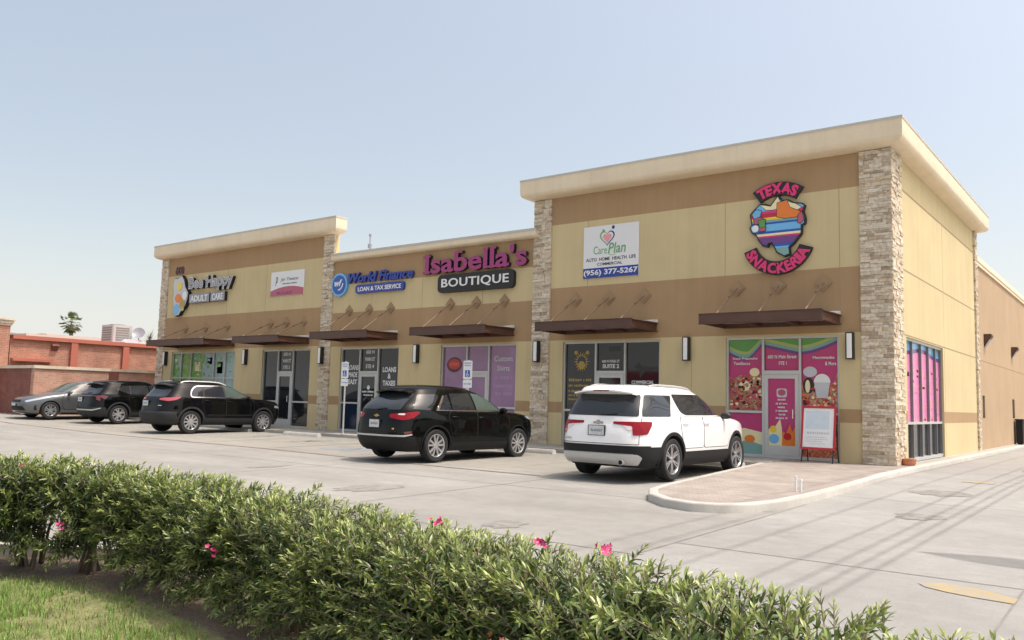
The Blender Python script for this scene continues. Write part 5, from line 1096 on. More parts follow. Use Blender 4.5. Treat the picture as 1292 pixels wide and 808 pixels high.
# --- black crossover with bright red lamps
K1 = paint('black_green_paint', (.004, .0046, .0042), spec=.0, ct=.55)
S = dict(low=.32, paint=K1, axles=(-1.3625, 1.3625), r=.350, arch=1.14, track=1.58, mirror=(.78, 1.10), tw=.225,
 tab=[(.22, -2.12, 2.1, .84, 5.5, 4), (.29, -2.22, 2.2, .87, 5.5, 4), (.42, -2.33, 2.29, .905, 5, 3.8), (.56, -2.37, 2.32, .918, 5, 3.8), (.70, -2.36, 2.32, .920, 5, 3.8), (.88, -2.33, 2.28, .918, 5, 3.8), (.98, -2.30, 2.12, .908, 5, 4), (1.05, -2.27, 1.72, .888, 5, 4.4), (1.10, -2.24, 1.12, .865, 5, 4.5), (1.18, -2.18, .98, .835, 5, 4.5), (1.36, -1.95, .64, .745, 4.8, 4.5), (1.49, -1.80, .34, .668, 4.8, 4.5), (1.57, -1.72, .08, .605, 4.6, 4.5), (1.615, -1.58, -.12, .52, 4.2, 4), (1.645, -1.32, -.45, .36, 4, 4), (1.655, -1.1, -.8, .1, 3, 3)],
 doors=[('rear', [(-.88, .50), (-.12, .50), (-.12, 1.07), (-.98, 1.07), (-1.02, .92)], -.83, .96), ('front', [(-.095, .50), (.92, .50), (1.0, .72), (.98, 1.0), (.88, 1.07), (-.095, 1.07)], .02, .95)],
 panels=[('rear_window', [(roundpoly([(-.63, 1.10), (.63, 1.10), (.57, 1.46), (-.57, 1.46)], .06), 'rear', 1, win, 0)], M['carglass'], False),
  ('quarter_window', [(roundpoly([(-1.98, 1.12), (-1.52, 1.10), (-1.18, 1.42), (-1.30, 1.45), (-1.72, 1.43)], .04), 'side', 1, win, 0)], M['carglass'], True),
  ('window_trim', [(roundpoly([(-1.30, 1.115), (.86, 1.10), (.86, 1.085), (-1.36, 1.09)], .01), 'side', 1, .009, 0), (roundpoly([(-1.38, 1.09), (-1.30, 1.10), (-1.04, 1.40), (-1.06, 1.43)], .02), 'side', 1, .009, 0)], M['chrome'], True),
  ('side_window', [(roundpoly([(-1.26, 1.125), (-.92, 1.12), (-.92, 1.45), (-1.02, 1.43)], .03), 'side', 1, win, 0)], M['carglass'], True),
  ('side_window', [(roundpoly([(-.88, 1.12), (-.15, 1.115), (-.19, 1.49), (-.84, 1.47)], .025), 'side', 1, win, 0)], M['carglass'], True),
  ('side_window', [(roundpoly([(-.10, 1.115), (.80, 1.11), (.42, 1.38), (.14, 1.475), (-.13, 1.49)], [.01, .03, .03, .05, .01]), 'side', 1, win, 0)], M['carglass_l'], True),
  ('tail_light', [(roundpoly([(.40, 1.0), (.42, .93), (.70, .89), (.78, .885), (.78, 1.035), (.66, 1.03)], .02), 'rear', 1, .010, 0), (roundpoly([(.77, .885), (.96, .93), (1.08, 1.05), (1.0, 1.075), (.77, 1.045)], .03), 'rear', 1, .010, 0)], M['tail'], True),
  ('reverse_light', [(roundpoly([(.60, .995), (.74, .985), (.76, 1.02), (.62, 1.02)], .012), 'rear', 1, .014, 0)], M['tail_w'], True),
  ('bumper_strip', [(roundpoly([(-.80, .575), (.80, .575), (.98, .60), (.98, .575), (.80, .54), (-.80, .54), (-.98, .575), (-.98, .60)], .01), 'rear', 1, .016, 0)], M['silver'], False),
  ('lower_bumper', [([(-1.06, .55), (-.80, .532), (.80, .532), (1.06, .55), (1.04, .36), (.8, .26), (-.8, .26), (-1.04, .36)], 'rear', 1, .008, 0)], M['plastic'], False),
  ('rear_reflector', [(roundpoly([(.80, .64), (.98, .66), (.98, .615), (.80, .60)], .01), 'rear', 1, .008, 0)], M['tail_d'], True),
  ('side_cladding', [([(-.92, .31), (.94, .31), (.94, .41), (-.92, .41)], 'side', 1, .010, 0)], M['plastic'], True),
  ('windscreen', [(roundpoly([(-.68, 1.15), (.68, 1.15), (.55, 1.53), (-.55, 1.53)], .06), 'front', 1, win, 0)], M['carglass_l'], False),
  ('headlight', [(roundpoly([(.55, .86), (1.0, .93), (.98, .99), (.6, .95)], .03), 'front', 1, .006, 0)], M['headlens'], True),
  ('grille', [(roundpoly([(-.5, .50), (.5, .50), (.55, .82), (-.55, .82)], .05), 'front', 1, .006, 0)], M['plastic'], False)],
 hatch=(.775, .62, 1.10), flare=(1.0, 1.06, M['plastic']), spoiler=(-1.97, -1.66, 1.525, .53, K1),
 wheel=dict(rim=.70, spokes=[(a + d, 0) for a in (90, 162, 234, 306, 18) for d in (-15, 15)], seg=[(.15, .95, .075, .095)]),
 extras=[('licence_plate', PL, plate(0, .80)), ('emblem', M['gold'], chip(0, .965, .075, .028)), ('rear_wiper', M['black'], lambda mb, sh: wiper(mb, sh, 1.10, .05, -.25)), ('reverse_lamp_dot', M['gold'], lambda mb, sh: mb.box(-2.375, -2.34, -.60, -.57, .69, .72))])
place(car('black_suv', 'black crossover with bright red tail lamps in front of the mauve boutique', 'car', S), -8.70, -5.46, 87, s=1.03)

# --- black SUV with silver roof rails
K2 = paint('black_paint', (.004, .004, .0048), spec=.0, ct=.6)
S = dict(low=.37, paint=K2, axles=(-1.36, 1.36), r=.362, arch=1.15, track=1.58, mirror=(.74, 1.16), mirror_m=M['black'], tw=.225,
 tab=[(.26, -2.1, 2.1, .84, 5.5, 4), (.33, -2.20, 2.2, .87, 5.5, 4), (.46, -2.29, 2.28, .915, 5.2, 3.8), (.62, -2.32, 2.31, .928, 5.2, 3.8), (.70, -2.28, 2.31, .925, 5.2, 3.8), (.90, -2.25, 2.29, .925, 5.2, 3.8), (1.02, -2.22, 2.15, .915, 5.2, 4), (1.10, -2.18, 1.72, .895, 5.2, 4.4), (1.15, -2.14, 1.05, .87, 5.2, 4.5), (1.23, -2.06, .90, .835, 5.2, 4.5), (1.40, -1.93, .56, .76, 5, 4.5), (1.51, -1.86, .30, .70, 5, 4.5), (1.59, -1.82, .05, .645, 5, 4.5), (1.635, -1.72, -.15, .56, 4.5, 4), (1.665, -1.45, -.45, .40, 4, 4), (1.675, -1.0, -.8, .1, 3, 3)],
 doors=[('rear', [(-.86, .56), (-.14, .56), (-.14, 1.11), (-.98, 1.11), (-1.0, .95)], -.84, 1.04), ('front', [(-.11, .56), (.88, .56), (.96, .75), (.94, 1.04), (.86, 1.11), (-.11, 1.11)], .0, 1.03)],
 panels=[('rear_window', [(roundpoly([(-.62, 1.14), (.62, 1.14), (.56, 1.46), (-.56, 1.46)], .06), 'rear', 1, win, 0)], M['carglass'], False),
  ('window_trim', [(roundpoly([(-1.42, 1.135), (.84, 1.14), (.36, 1.47), (.06, 1.55), (-1.18, 1.52), (-1.36, 1.38)], [.14, .04, .05, .06, .12, .10]), 'side', 1, .004, 0)], M['chrome'], True),
  ('side_window', [(roundpoly([(-1.38, 1.165), (-.96, 1.165), (-.96, 1.495), (-1.16, 1.485), (-1.32, 1.37)], [.12, .02, .02, .1, .1]), 'side', 1, .010, 0)], M['carglass'], True),
  ('side_window', [(roundpoly([(-.90, 1.165), (-.17, 1.165), (-.19, 1.52), (-.90, 1.50)], .025), 'side', 1, .010, 0)], M['carglass'], True),
  ('side_window', [(roundpoly([(-.12, 1.165), (.76, 1.168), (.34, 1.45), (.06, 1.523), (-.14, 1.52)], [.01, .03, .03, .05, .01]), 'side', 1, .010, 0)], M['carglass_l'], True),
  ('pillar_trim', [([(-.955, 1.165), (-.905, 1.165), (-.905, 1.50), (-.955, 1.495)], 'side', 1, .009, 0), ([(-.165, 1.165), (-.125, 1.165), (-.145, 1.52), (-.185, 1.52)], 'side', 1, .009, 0)], M['black'], True),
  ('tail_light', [(roundpoly([(.40, 1.09), (.42, 1.045), (.78, 1.01), (.78, 1.12), (.6, 1.115)], .02), 'rear', 1, .010, 0), (roundpoly([(.77, 1.01), (.98, 1.05), (1.10, 1.135), (1.0, 1.155), (.77, 1.125)], .03), 'rear', 1, .010, 0)], mat('pale_red_lens', (.42, .09, .11), .1, spec=.4), True),
  ('lower_bumper', [([(-1.10, .68), (1.10, .68), (1.16, .36), (.8, .30), (-.8, .30), (-1.16, .36)], 'rear', 1, .012, 0)], M['plastic_g'], False),
  ('side_cladding', [([(-.94, .35), (.94, .35), (.94, .48), (-.94, .48)], 'side', 1, .012, 0)], M['plastic_g'], True),
  ('side_strip', [([(-.8, .57), (.86, .57), (.86, .60), (-.8, .60)], 'side', 1, .012, 0)], M['plastic'], True),
  ('windscreen', [(roundpoly([(-.68, 1.20), (.68, 1.20), (.56, 1.55), (-.56, 1.55)], .06), 'front', 1, win, 0)], M['carglass_l'], False),
  ('headlight', [(roundpoly([(.6, .80), (1.0, .84), (.98, .92), (.62, .88)], .03), 'front', 1, .006, 0)], M['headlens'], True),
  ('grille', [(roundpoly([(-.5, .86), (.5, .86), (.52, 1.0), (-.52, 1.0)], .04), 'front', 1, .006, 0)], M['plastic'], False)],
 flare=(1.0, 1.15, M['plastic_g']), rails=(-1.62, .02, M['railsilver']), rail_y=.58, spoiler=(-2.02, -1.72, 1.55, .56, M['black']),
 wheel=dict(rim=.68, spokes=[(a + d, 0) for a in (90, 162, 234, 306, 18) for d in (-17, 17)], seg=[(.15, .96, .10, .10)]),
 extras=[('licence_plate', PL, plate(.28, .93)), ('model_badge', M['chrome'], lambda mb, sh: mb.box(-2.262, -2.23, -.64, -.45, .86, .885))])
place(car('black_suv', 'black SUV with silver roof rails parked before the dark glass door', 'car', S), -21.72, -3.5, 90, s=1.05)

# --- black crossover with curved rear glass
K3 = paint('deep_black_paint', (.003, .0034, .004), spec=.0, ct=.6)
S = dict(low=.35, paint=K3, axles=(-1.377, 1.377), r=.355, arch=1.15, track=1.59, mirror=(.72, 1.12), tw=.225,
 tab=[(.24, -2.1, 2.1, .84, 5.5, 4), (.31, -2.22, 2.2, .87, 5.5, 4), (.44, -2.30, 2.28, .915, 5, 3.8), (.60, -2.33, 2.31, .930, 5, 3.8), (.75, -2.29, 2.31, .930, 5, 3.8), (.90, -2.27, 2.28, .930, 5, 3.8), (1.0, -2.25, 2.1, .918, 5, 4), (1.07, -2.22, 1.72, .895, 5, 4.4), (1.12, -2.17, 1.1, .87, 5, 4.5), (1.20, -2.08, .95, .835, 5, 4.5), (1.38, -1.93, .60, .755, 5, 4.5), (1.50, -1.86, .32, .69, 5, 4.5), (1.58, -1.84, .06, .635, 5, 4.5), (1.625, -1.74, -.14, .55, 4.5, 4), (1.655, -1.45, -.45, .38, 4, 4), (1.665, -1.0, -.8, .1, 3, 3)],
 doors=[('rear', [(-.90, .54), (-.14, .54), (-.14, 1.08), (-.98, 1.08), (-1.02, .92)], -.85, 1.0), ('front', [(-.11, .54), (.90, .54), (.98, .72), (.96, 1.0), (.86, 1.08), (-.11, 1.08)], .0, 1.0)],
 panels=[('rear_window', [(roundpoly([(-.64, 1.12), (.64, 1.12), (.57, 1.48), (-.57, 1.48)], .06), 'rear', 1, win, 0)], M['carglass'], False),
  ('side_window', [(roundpoly([(-1.46, 1.30), (-.96, 1.13), (-.96, 1.46), (-1.18, 1.455)], .03), 'side', 1, win, 0)], M['carglass'], True),
  ('side_window', [(roundpoly([(-.90, 1.13), (-.17, 1.13), (-.20, 1.49), (-.90, 1.47)], .025), 'side', 1, win, 0)], M['carglass'], True),
  ('side_window', [(roundpoly([(-.12, 1.13), (.78, 1.13), (.38, 1.42), (.10, 1.485), (-.15, 1.49)], [.01, .03, .03, .05, .01]), 'side', 1, win, 0)], M['carglass'], True),
  ('pillar_trim', [([(-.955, 1.13), (-.905, 1.13), (-.905, 1.47), (-.955, 1.46)], 'side', 1, .007, 0)], M['plastic_g'], True),
  ('tail_light', [(roundpoly([(-.78, 1.03), (.78, 1.03), (.78, 1.06), (-.78, 1.06)], .01), 'rear', 1, .010, 0)], M['tail_d'], False),
  ('tail_light', [(roundpoly([(.62, 1.04), (.70, .90), (.84, .86), (.80, 1.06)], .02), 'rear', 1, .012, 0), (roundpoly([(.80, 1.0), (1.0, .92), (1.08, 1.04), (.80, 1.08)], .02), 'rear', 1, .010, 0)], M['tail_d'], True),
  ('lower_bumper', [([(-1.08, .62), (1.08, .62), (1.14, .36), (.8, .28), (-.8, .28), (-1.14, .36)], 'rear', 1, .010, 0)], M['plastic_g'], False),
  ('bumper_strip', [(roundpoly([(-.62, .54), (.62, .54), (.92, .60), (.92, .57), (.62, .49), (-.62, .49), (-.92, .57), (-.92, .60)], .01), 'rear', 1, .02, 0)], M['silver'], False),
  ('side_cladding', [([(-.94, .33), (.94, .33), (.94, .43), (-.94, .43)], 'side', 1, .012, 0)], M['plastic_g'], True),
  ('windscreen', [(roundpoly([(-.68, 1.17), (.68, 1.17), (.56, 1.54), (-.56, 1.54)], .06), 'front', 1, win, 0)], M['carglass'], False),
  ('grille', [(roundpoly([(-.6, .60), (.6, .60), (.7, .90), (-.7, .90)], .05), 'front', 1, .006, 0)], M['plastic'], False)],
 flare=(1.0, 1.15, M['plastic_g']), rails=(-1.5, .0, M['black']), rail_y=.58, spoiler=(-2.03, -1.72, 1.54, .56, M['black']),
 wheel=dict(rim=.68, spokes=[(a + d, 14) for a in (90, 162, 234, 306, 18) for d in (-10, 16)], seg=[(.15, .96, .11, .09)]),
 extras=[('licence_plate', PL, plate(.36, .90)), ('rear_wiper', M['black'], lambda mb, sh: wiper(mb, sh, 1.14, .05, -.25))])
place(car('black_crossover', 'black crossover with slim rear lamps between the grey hatchback and another black SUV', 'car', S), -28.15, -2.65, 90, s=1.01)

# --- grey hatchback, backed in
G1 = paint('grey_metallic_paint', (.10, .105, .11), .35, .32)
S = dict(paint=G1, axles=(-1.35, 1.35), r=.318, arch=1.14, track=1.53, mirror=(.70, .99), tw=.2,
 tab=[(.16, -1.9, 1.9, .74, 5, 4), (.22, -2.10, 2.18, .82, 5, 3.6), (.34, -2.20, 2.27, .865, 4.8, 3.4), (.52, -2.24, 2.30, .880, 4.8, 3.3), (.66, -2.24, 2.26, .882, 4.8, 3.3), (.76, -2.24, 2.14, .880, 4.8, 3.4), (.84, -2.23, 1.92, .872, 4.8, 3.6), (.90, -2.22, 1.62, .858, 4.8, 4), (.96, -2.20, 1.28, .84, 4.8, 4.2), (1.02, -2.16, 1.05, .815, 4.6, 4.3), (1.10, -2.05, .88, .78, 4.4, 4.3), (1.24, -1.72, .60, .705, 4.2, 4.3), (1.36, -1.30, .33, .635, 4, 4.3), (1.42, -1.02, .12, .57, 4, 4), (1.455, -.72, -.12, .42, 3.5, 4), (1.47, -.45, -.3, .1, 3, 3)],
 doors=[('rear', [(-.92, .36), (-.16, .36), (-.16, .95), (-.98, .95), (-1.02, .74)], -.86, .88), ('front', [(-.13, .36), (.86, .36), (.94, .58), (.92, .86), (.80, .95), (-.13, .95)], -.02, .86)],
 panels=[('rear_window', [(roundpoly([(-.60, 1.05), (.60, 1.05), (.50, 1.34), (-.50, 1.34)], .06), 'rear', 1, win, 0)], M['carglass'], False),
  ('side_window', [(roundpoly([(-1.36, 1.06), (-.20, .985), (-.22, 1.355), (-.70, 1.345)], .04), 'side', 1, win, 0)], M['carglass'], True),
  ('side_window', [(roundpoly([(-.15, .985), (.82, .985), (.42, 1.21), (.12, 1.33), (-.17, 1.355)], [.01, .03, .05, .05, .01]), 'side', 1, win, 0)], M['carglass'], True),
  ('windscreen', [(roundpoly([(-.70, 1.02), (.70, 1.02), (.56, 1.38), (-.56, 1.38)], .06), 'front', 1, win, 0)], M['carglass_l'], False),
  ('headlight', [(roundpoly([(.52, .66), (.60, .60), (1.12, .76), (1.22, .84), (1.02, .80)], .02), 'front', 1, .007, 0)], mat('headlight_lens', (.42, .46, .52), .06, coat=1.0), True),
  ('grille', [(roundpoly([(-.58, .30), (.58, .30), (.50, .46), (-.50, .46)], .04), 'front', 1, .007, 0)], M['plastic'], False),
  ('bumper_vent', [(roundpoly([(.86, .32), (.96, .32), (.96, .52), (.88, .46)], .015), 'front', 1, .007, 0)], M['plastic'], True),
  ('upper_grille', [(roundpoly([(-.34, .60), (.34, .60), (.36, .70), (-.36, .70)], .02), 'front', 1, .007, 0)], M['plastic'], False),
  ('tail_light', [(roundpoly([(.60, .60), (.76, .58), (.9, .95), (.66, .97)], .03), 'rear', 1, .008, 0)], M['tail'], True),
  ('sill', [([(-.95, .17), (.95, .17), (.95, .24), (-.95, .24)], 'side', 1, .006, 0)], M['plastic'], True)],
 wheel=dict(rim=.68, spokes=[(a + d, 0) for a in (90, 162, 234, 306, 18) for d in (-14, 14)], seg=[(.15, .96, .07, .10)]),
 extras=[('licence_plate', PL, lambda mb, sh: (mb.box(2.30, 2.325, -.17, .17, .46, .56, 0), mb.box(2.326, 2.331, -.15, .15, .475, .55, 1)))])
place(car('grey_hatchback', 'dark grey hatchback backed in beside the brick garden wall', 'car', S), -31.35, -3.75, -90, s=1.06)

# ------------------------------------------------------------------ brick neighbours on the left
gx = -33.33
t = thing('garden_wall', 'red brick garden wall with pale cap behind the grey hatchback', 'wall', (gx, -2, .1)); mb = MB(); mb.box(gx - .30, gx, -4.70, 2.5, -.2, 2.12); mb.build('wall_face', M['brick_g'], t)
mb = MB(); mb.box(gx - .36, gx + .06, -4.76, 2.56, 2.121, 2.25); mb.build('wall_cap', M['wallcap'], t)
mb = MB(); mb.box(gx + .002, gx + .05, -1.45, -1.02, .0, 2.118); mb.build('pilaster', M['brick_d'], t)  # strip of darker brick standing for a dark patch in the wall
t = thing('boundary_wall', 'dark brick boundary wall running left from the garden wall corner', 'wall', (-38, -4.7, .1)); mb = MB(); mb.box(-50, gx - .302, -4.72, -4.42, -.2, 2.115); mb.build('wall_face', M['brick_d'], t)
mb = MB(); mb.box(-50, gx - .362, -4.78, -4.36, 2.118, 2.247); mb.build('wall_cap', M['wallcap'], t)
bx = -37.0
t = thing('brick_building', 'low red brick building with salmon trim behind the garden wall', 'building', (bx - 5, 3, 0)); mb = MB(); mb.box(bx - 14, bx, -4.3, 14, -.3, 3.52); mb.build('wall', M['brick_r'], t)
mb = MB(); mb.box(bx - 14.1, bx + .16, -4.25, 14.1, 3.521, 3.70); mb.build('parapet_band', M['salmon'], t)
for y in (-1.44, 1.14, 3.8): mb = MB(); mb.box(bx + .002, bx + .14, y - .16, y + .16, -.3, 3.519); mb.build('pilaster', M['salmon'], t)
mb = MB(); mb.box(bx - .9, bx + .10, -5.3, -4.38, -.3, 4.10); mb.build('pier', M['brick_r'], t)
mb = MB(); mb.box(bx - .95, bx + .15, -5.35, -4.33, 4.101, 4.20); mb.box(bx - 1.0, bx + .20, -5.40, -4.28, 4.201, 4.34); mb.box(bx - 1.06, bx + .26, -5.46, -4.22, 4.341, 4.42); mb.build('pier_cap', M['wallcap'], t)
mb = MB(); mb.box(bx + .002, bx + .30, -4.25, -2.48, 2.50, 2.63); mb.build('lintel', M['salmon'], t)
mb = MB(); mb.prism_y([(bx + .002, 3.05), (bx + .002, 3.38), (bx + .16, 3.38), (bx + .2, 3.3)], -2.50, -2.20); mb.build('wall_light', M['brick_d'], t)
mb = MB(); mb.box(bx - 12, bx - 5, -1.6, 1.1, 3.6, 4.12); mb.build('roof_penthouse', M['metal_cap'], t)
# roof kit
t = thing('air_conditioner', 'grey louvred air conditioning unit on the brick building roof', 'air conditioner', (-44.2, 4.3, 3.7)); mb = MB(); mb.bbox(-44.9, -43.55, 3.75, 4.95, 4.06, 5.12, .05); mb.box(-44.85, -43.6, 3.8, 4.9, 3.7, 4.059); mb.build('cabinet', M['ac'], t)
mb = MB()
for i in range(6): z = 4.2 + .14 * i; mb.box(-43.549, -43.53, 3.95, 4.75, z, z + .07)
for i in range(6): z = 4.2 + .14 * i; mb.box(-44.75, -43.7, 3.73, 3.749, z, z + .07)
mb.build('louvres', M['ac_d'], t); mb = MB(); mb.tube((-44.2, 4.35, 5.121), (-44.2, 4.35, 5.17), .42, n=20); mb.build('fan_guard', M['ac_d'], t)
mb = MB(); mb.box(-44.6, -43.0, 4.2, 5.6, 3.7, 4.12); mb.prism_x([(4.2, 4.121), (5.6, 4.121), (5.2, 4.3), (4.5, 4.3)], -44.55, -43.05); tag(mb.build('roof_duct', M['v_ltgrey']), 'white roof duct beside the grey air conditioner', 'duct')
t = thing('satellite_dish', 'white satellite dish on the brick building roof near the cream tower pier', 'satellite dish', (-43.2, 5.15, 3.7)); mb = MB(); D0 = Vector((.75, -.55, .45)).normalized(); c = Vector((-43.2, 5.15, 4.68)); a_ = D0.orthogonal().normalized(); b_ = D0.cross(a_)
for i in range(5):
    rr = .36 * i / 4; 
    for k in range(20): th = 2 * math.pi * k / 20; mb.v.append(tuple(c + a_ * rr * math.cos(th) + b_ * rr * math.sin(th) + D0 * (rr * rr * .55)))
mb.f = [(i * 20 + k, i * 20 + (k + 1) % 20, (i + 1) * 20 + (k + 1) % 20, (i + 1) * 20 + k) for i in range(4) for k in range(20)]; mb.m = [0] * len(mb.f); mb.build('dish', M['v_grey'], t, smooth=True)
mb = MB(); mb.tube(c - D0 * .03, (-43.25, 5.2, 3.7), .03); mb.tube(c + b_ * -.3, c + D0 * .35, .012); mb.build('dish_mount', M['v_grey'], t)
for x, y, wx, h, lb in ((-53.8, 2.4, 1.3, .5, 'low grey roof box, leftmost on the skyline of the brick building'), (-52.9, 4.2, .9, .55, 'low brown roof vent beside the cream penthouse')):
    mb = MB(); mb.box(x - wx / 2, x + wx / 2, y - .5, y + .5, 3.7, 4.55 + h * .4); mb.box(x - wx / 2 - .05, x + wx / 2 + .05, y - .55, y + .55, 4.551 + h * .4, 4.6 + h * .4); tag(mb.build('roof_vent', M['ac'] if wx > 1 else M['salmon']), lb, 'roof vent')
mb = MB(); mb.box(-60, -48, 2.0, 9, -.3, 4.55); tag(mb.build('far_building', M['metal_cap']), 'pale low building far behind the brick roof', 'building')

# ------------------------------------------------------------------ palm and roof-edge plant
def leafmesh(name, V, F, tone, m, parent=None):
    me = bpy.data.meshes.new(name); off = np.array(root_loc(parent)) if parent else 0; V = np.asarray(V) - off; me.vertices.add(len(V)); me.vertices.foreach_set('co', V.astype(np.float32).ravel())
    n = len(F); ls = np.array([len(f) for f in F]) if not isinstance(F, np.ndarray) else np.full(n, F.shape[1]); li = np.concatenate([np.asarray(f) for f in F]) if not isinstance(F, np.ndarray) else F.ravel()
    me.loops.add(int(ls.sum())); me.loops.foreach_set('vertex_index', li.astype(np.int32)); me.polygons.add(n); me.polygons.foreach_set('loop_start', np.concatenate([[0], np.cumsum(ls)[:-1]]).astype(np.int32)); me.polygons.foreach_set('loop_total', ls.astype(np.int32))
    me.update(calc_edges=True); at = me.attributes.new('tone', 'FLOAT', 'POINT'); at.data.foreach_set('value', np.asarray(tone, np.float32)); me.materials.append(m); o = bpy.data.objects.new(name, me); C.objects.link(o)
    if parent: o.parent = parent
    return o
t = thing('fan_palm', 'fan palm far behind the brick building roof', 'palm tree', (-87.3, 21.4, -.5)); mb = MB(); mb.poly([(-87.3, 21.4, -.5), (-87.2, 21.4, 4), (-87.3, 21.45, 8.2)], [.28, .22, .2], 10); mb.build('trunk', M['trunk'], t)
V = []; F = []; T = []; c0 = np.array((-87.3, 21.4, 8.3))
for i in range(46):
    el = RNG.uniform(-1.1, 1.4); az = RNG.uniform(0, 2 * math.pi); d = np.array((math.cos(az) * math.cos(el), math.sin(az) * math.cos(el), math.sin(el))); hub = c0 + d * RNG.uniform(.55, .95); side = np.cross(d, (0, 0, 1)); side /= np.linalg.norm(side); up = np.cross(side, d); tn = RNG.uniform(.35, 1) if el > -.4 else RNG.uniform(0, .5)
    b = len(V); V += [c0, c0 + side * .03, hub + side * .03, hub]; F.append((b, b + 1, b + 2, b + 3)); T += [tn] * 4
    for k in range(13):
        a = R(-75 + 12.5 * k); dd = d * math.cos(a) + side * math.sin(a) + up * .15 * math.cos(3 * a); l = .55 * (.7 + .3 * math.cos(a)); w_ = side * .035 * math.cos(a) - d * .035 * math.sin(a); b = len(V); tip = hub + dd * l - np.array((0, 0, .12 * l)); mid = hub + dd * l * .55
        V += [hub, mid + w_, tip, mid - w_]; F.append((b, b + 1, b + 2, b + 3)); T += [tn] * 4
leafmesh('fronds', V, F, T, M['palm'], t)
t = thing('yucca', 'spiky plant rising above the brick roof beside the satellite dish', 'plant', (-40.8, 4.5, 3.7)); mb = MB(); mb.tube((-40.8, 4.5, 3.6), (-40.78, 4.5, 4.3), .05, .03); mb.build('stem', M['trunk'], t); V = []; F = []; T = []
for i in range(50):
    az = RNG.uniform(0, 6.28); el = RNG.uniform(.1, 1.35); d = np.array((math.cos(az) * math.cos(el), math.sin(az) * math.cos(el), math.sin(el))); s = np.cross(d, (0, 0, 1.)); s /= np.linalg.norm(s); c = np.array((-40.79, 4.5, RNG.uniform(3.85, 4.35))); l = RNG.uniform(.35, .75); b = len(V); V += [c - s * .02, c + s * .02, c + d * l]; F.append((b, b + 1, b + 2)); T += [RNG.uniform(.2, .8)] * 3
leafmesh('leaves', V, F, T, M['palm'], t)

# ------------------------------------------------------------------ oleander hedge, shrub by shrub
LT = np.array([0, .28, .62, 1.0]); LW = np.array([.12, .92, .88, 0.0])
def leaves(P, D, L, Wd, tone, bend):
    """lanceolate leaves: P base, D direction, L length; folded along the midrib and curved"""
    n = len(P); Z = np.array((0, 0, 1.)); S_ = np.cross(D, Z); sl_ = np.linalg.norm(S_, axis=1); S_[sl_ < 1e-3] = (1, 0, 0); S_ /= np.linalg.norm(S_, axis=1)[:, None]; rot = RNG.uniform(-.9, .9, n); U = np.cross(S_, D); S2 = S_ * np.cos(rot)[:, None] + U * np.sin(rot)[:, None]; U2 = np.cross(S2, D)
    V = np.zeros((n, 8, 3)); pos = [P + D * (L * t)[:, None] - U2 * (bend * L * t * t)[:, None] for t in LT]
    V[:, 0] = pos[0]
    for j, k in ((1, 1), (2, 4)):
        hw = (Wd * LW[j] / 2)[:, None]; V[:, k] = pos[j] + S2 * hw + U2 * hw * .35; V[:, k + 1] = pos[j]; V[:, k + 2] = pos[j] - S2 * hw + U2 * hw * .35
    V[:, 7] = pos[3]; base = (np.arange(n) * 8)[:, None]
    tri = np.concatenate([base + np.array(q) for q in ((0, 1, 2), (0, 2, 3), (4, 7, 5), (5, 7, 6))]); qd = np.concatenate([base + np.array(q) for q in ((1, 4, 5, 2), (2, 5, 6, 3))])
    return V.reshape(-1, 3), list(map(tuple, tri)) + list(map(tuple, qd)), np.repeat(tone, 8)
FLW = []
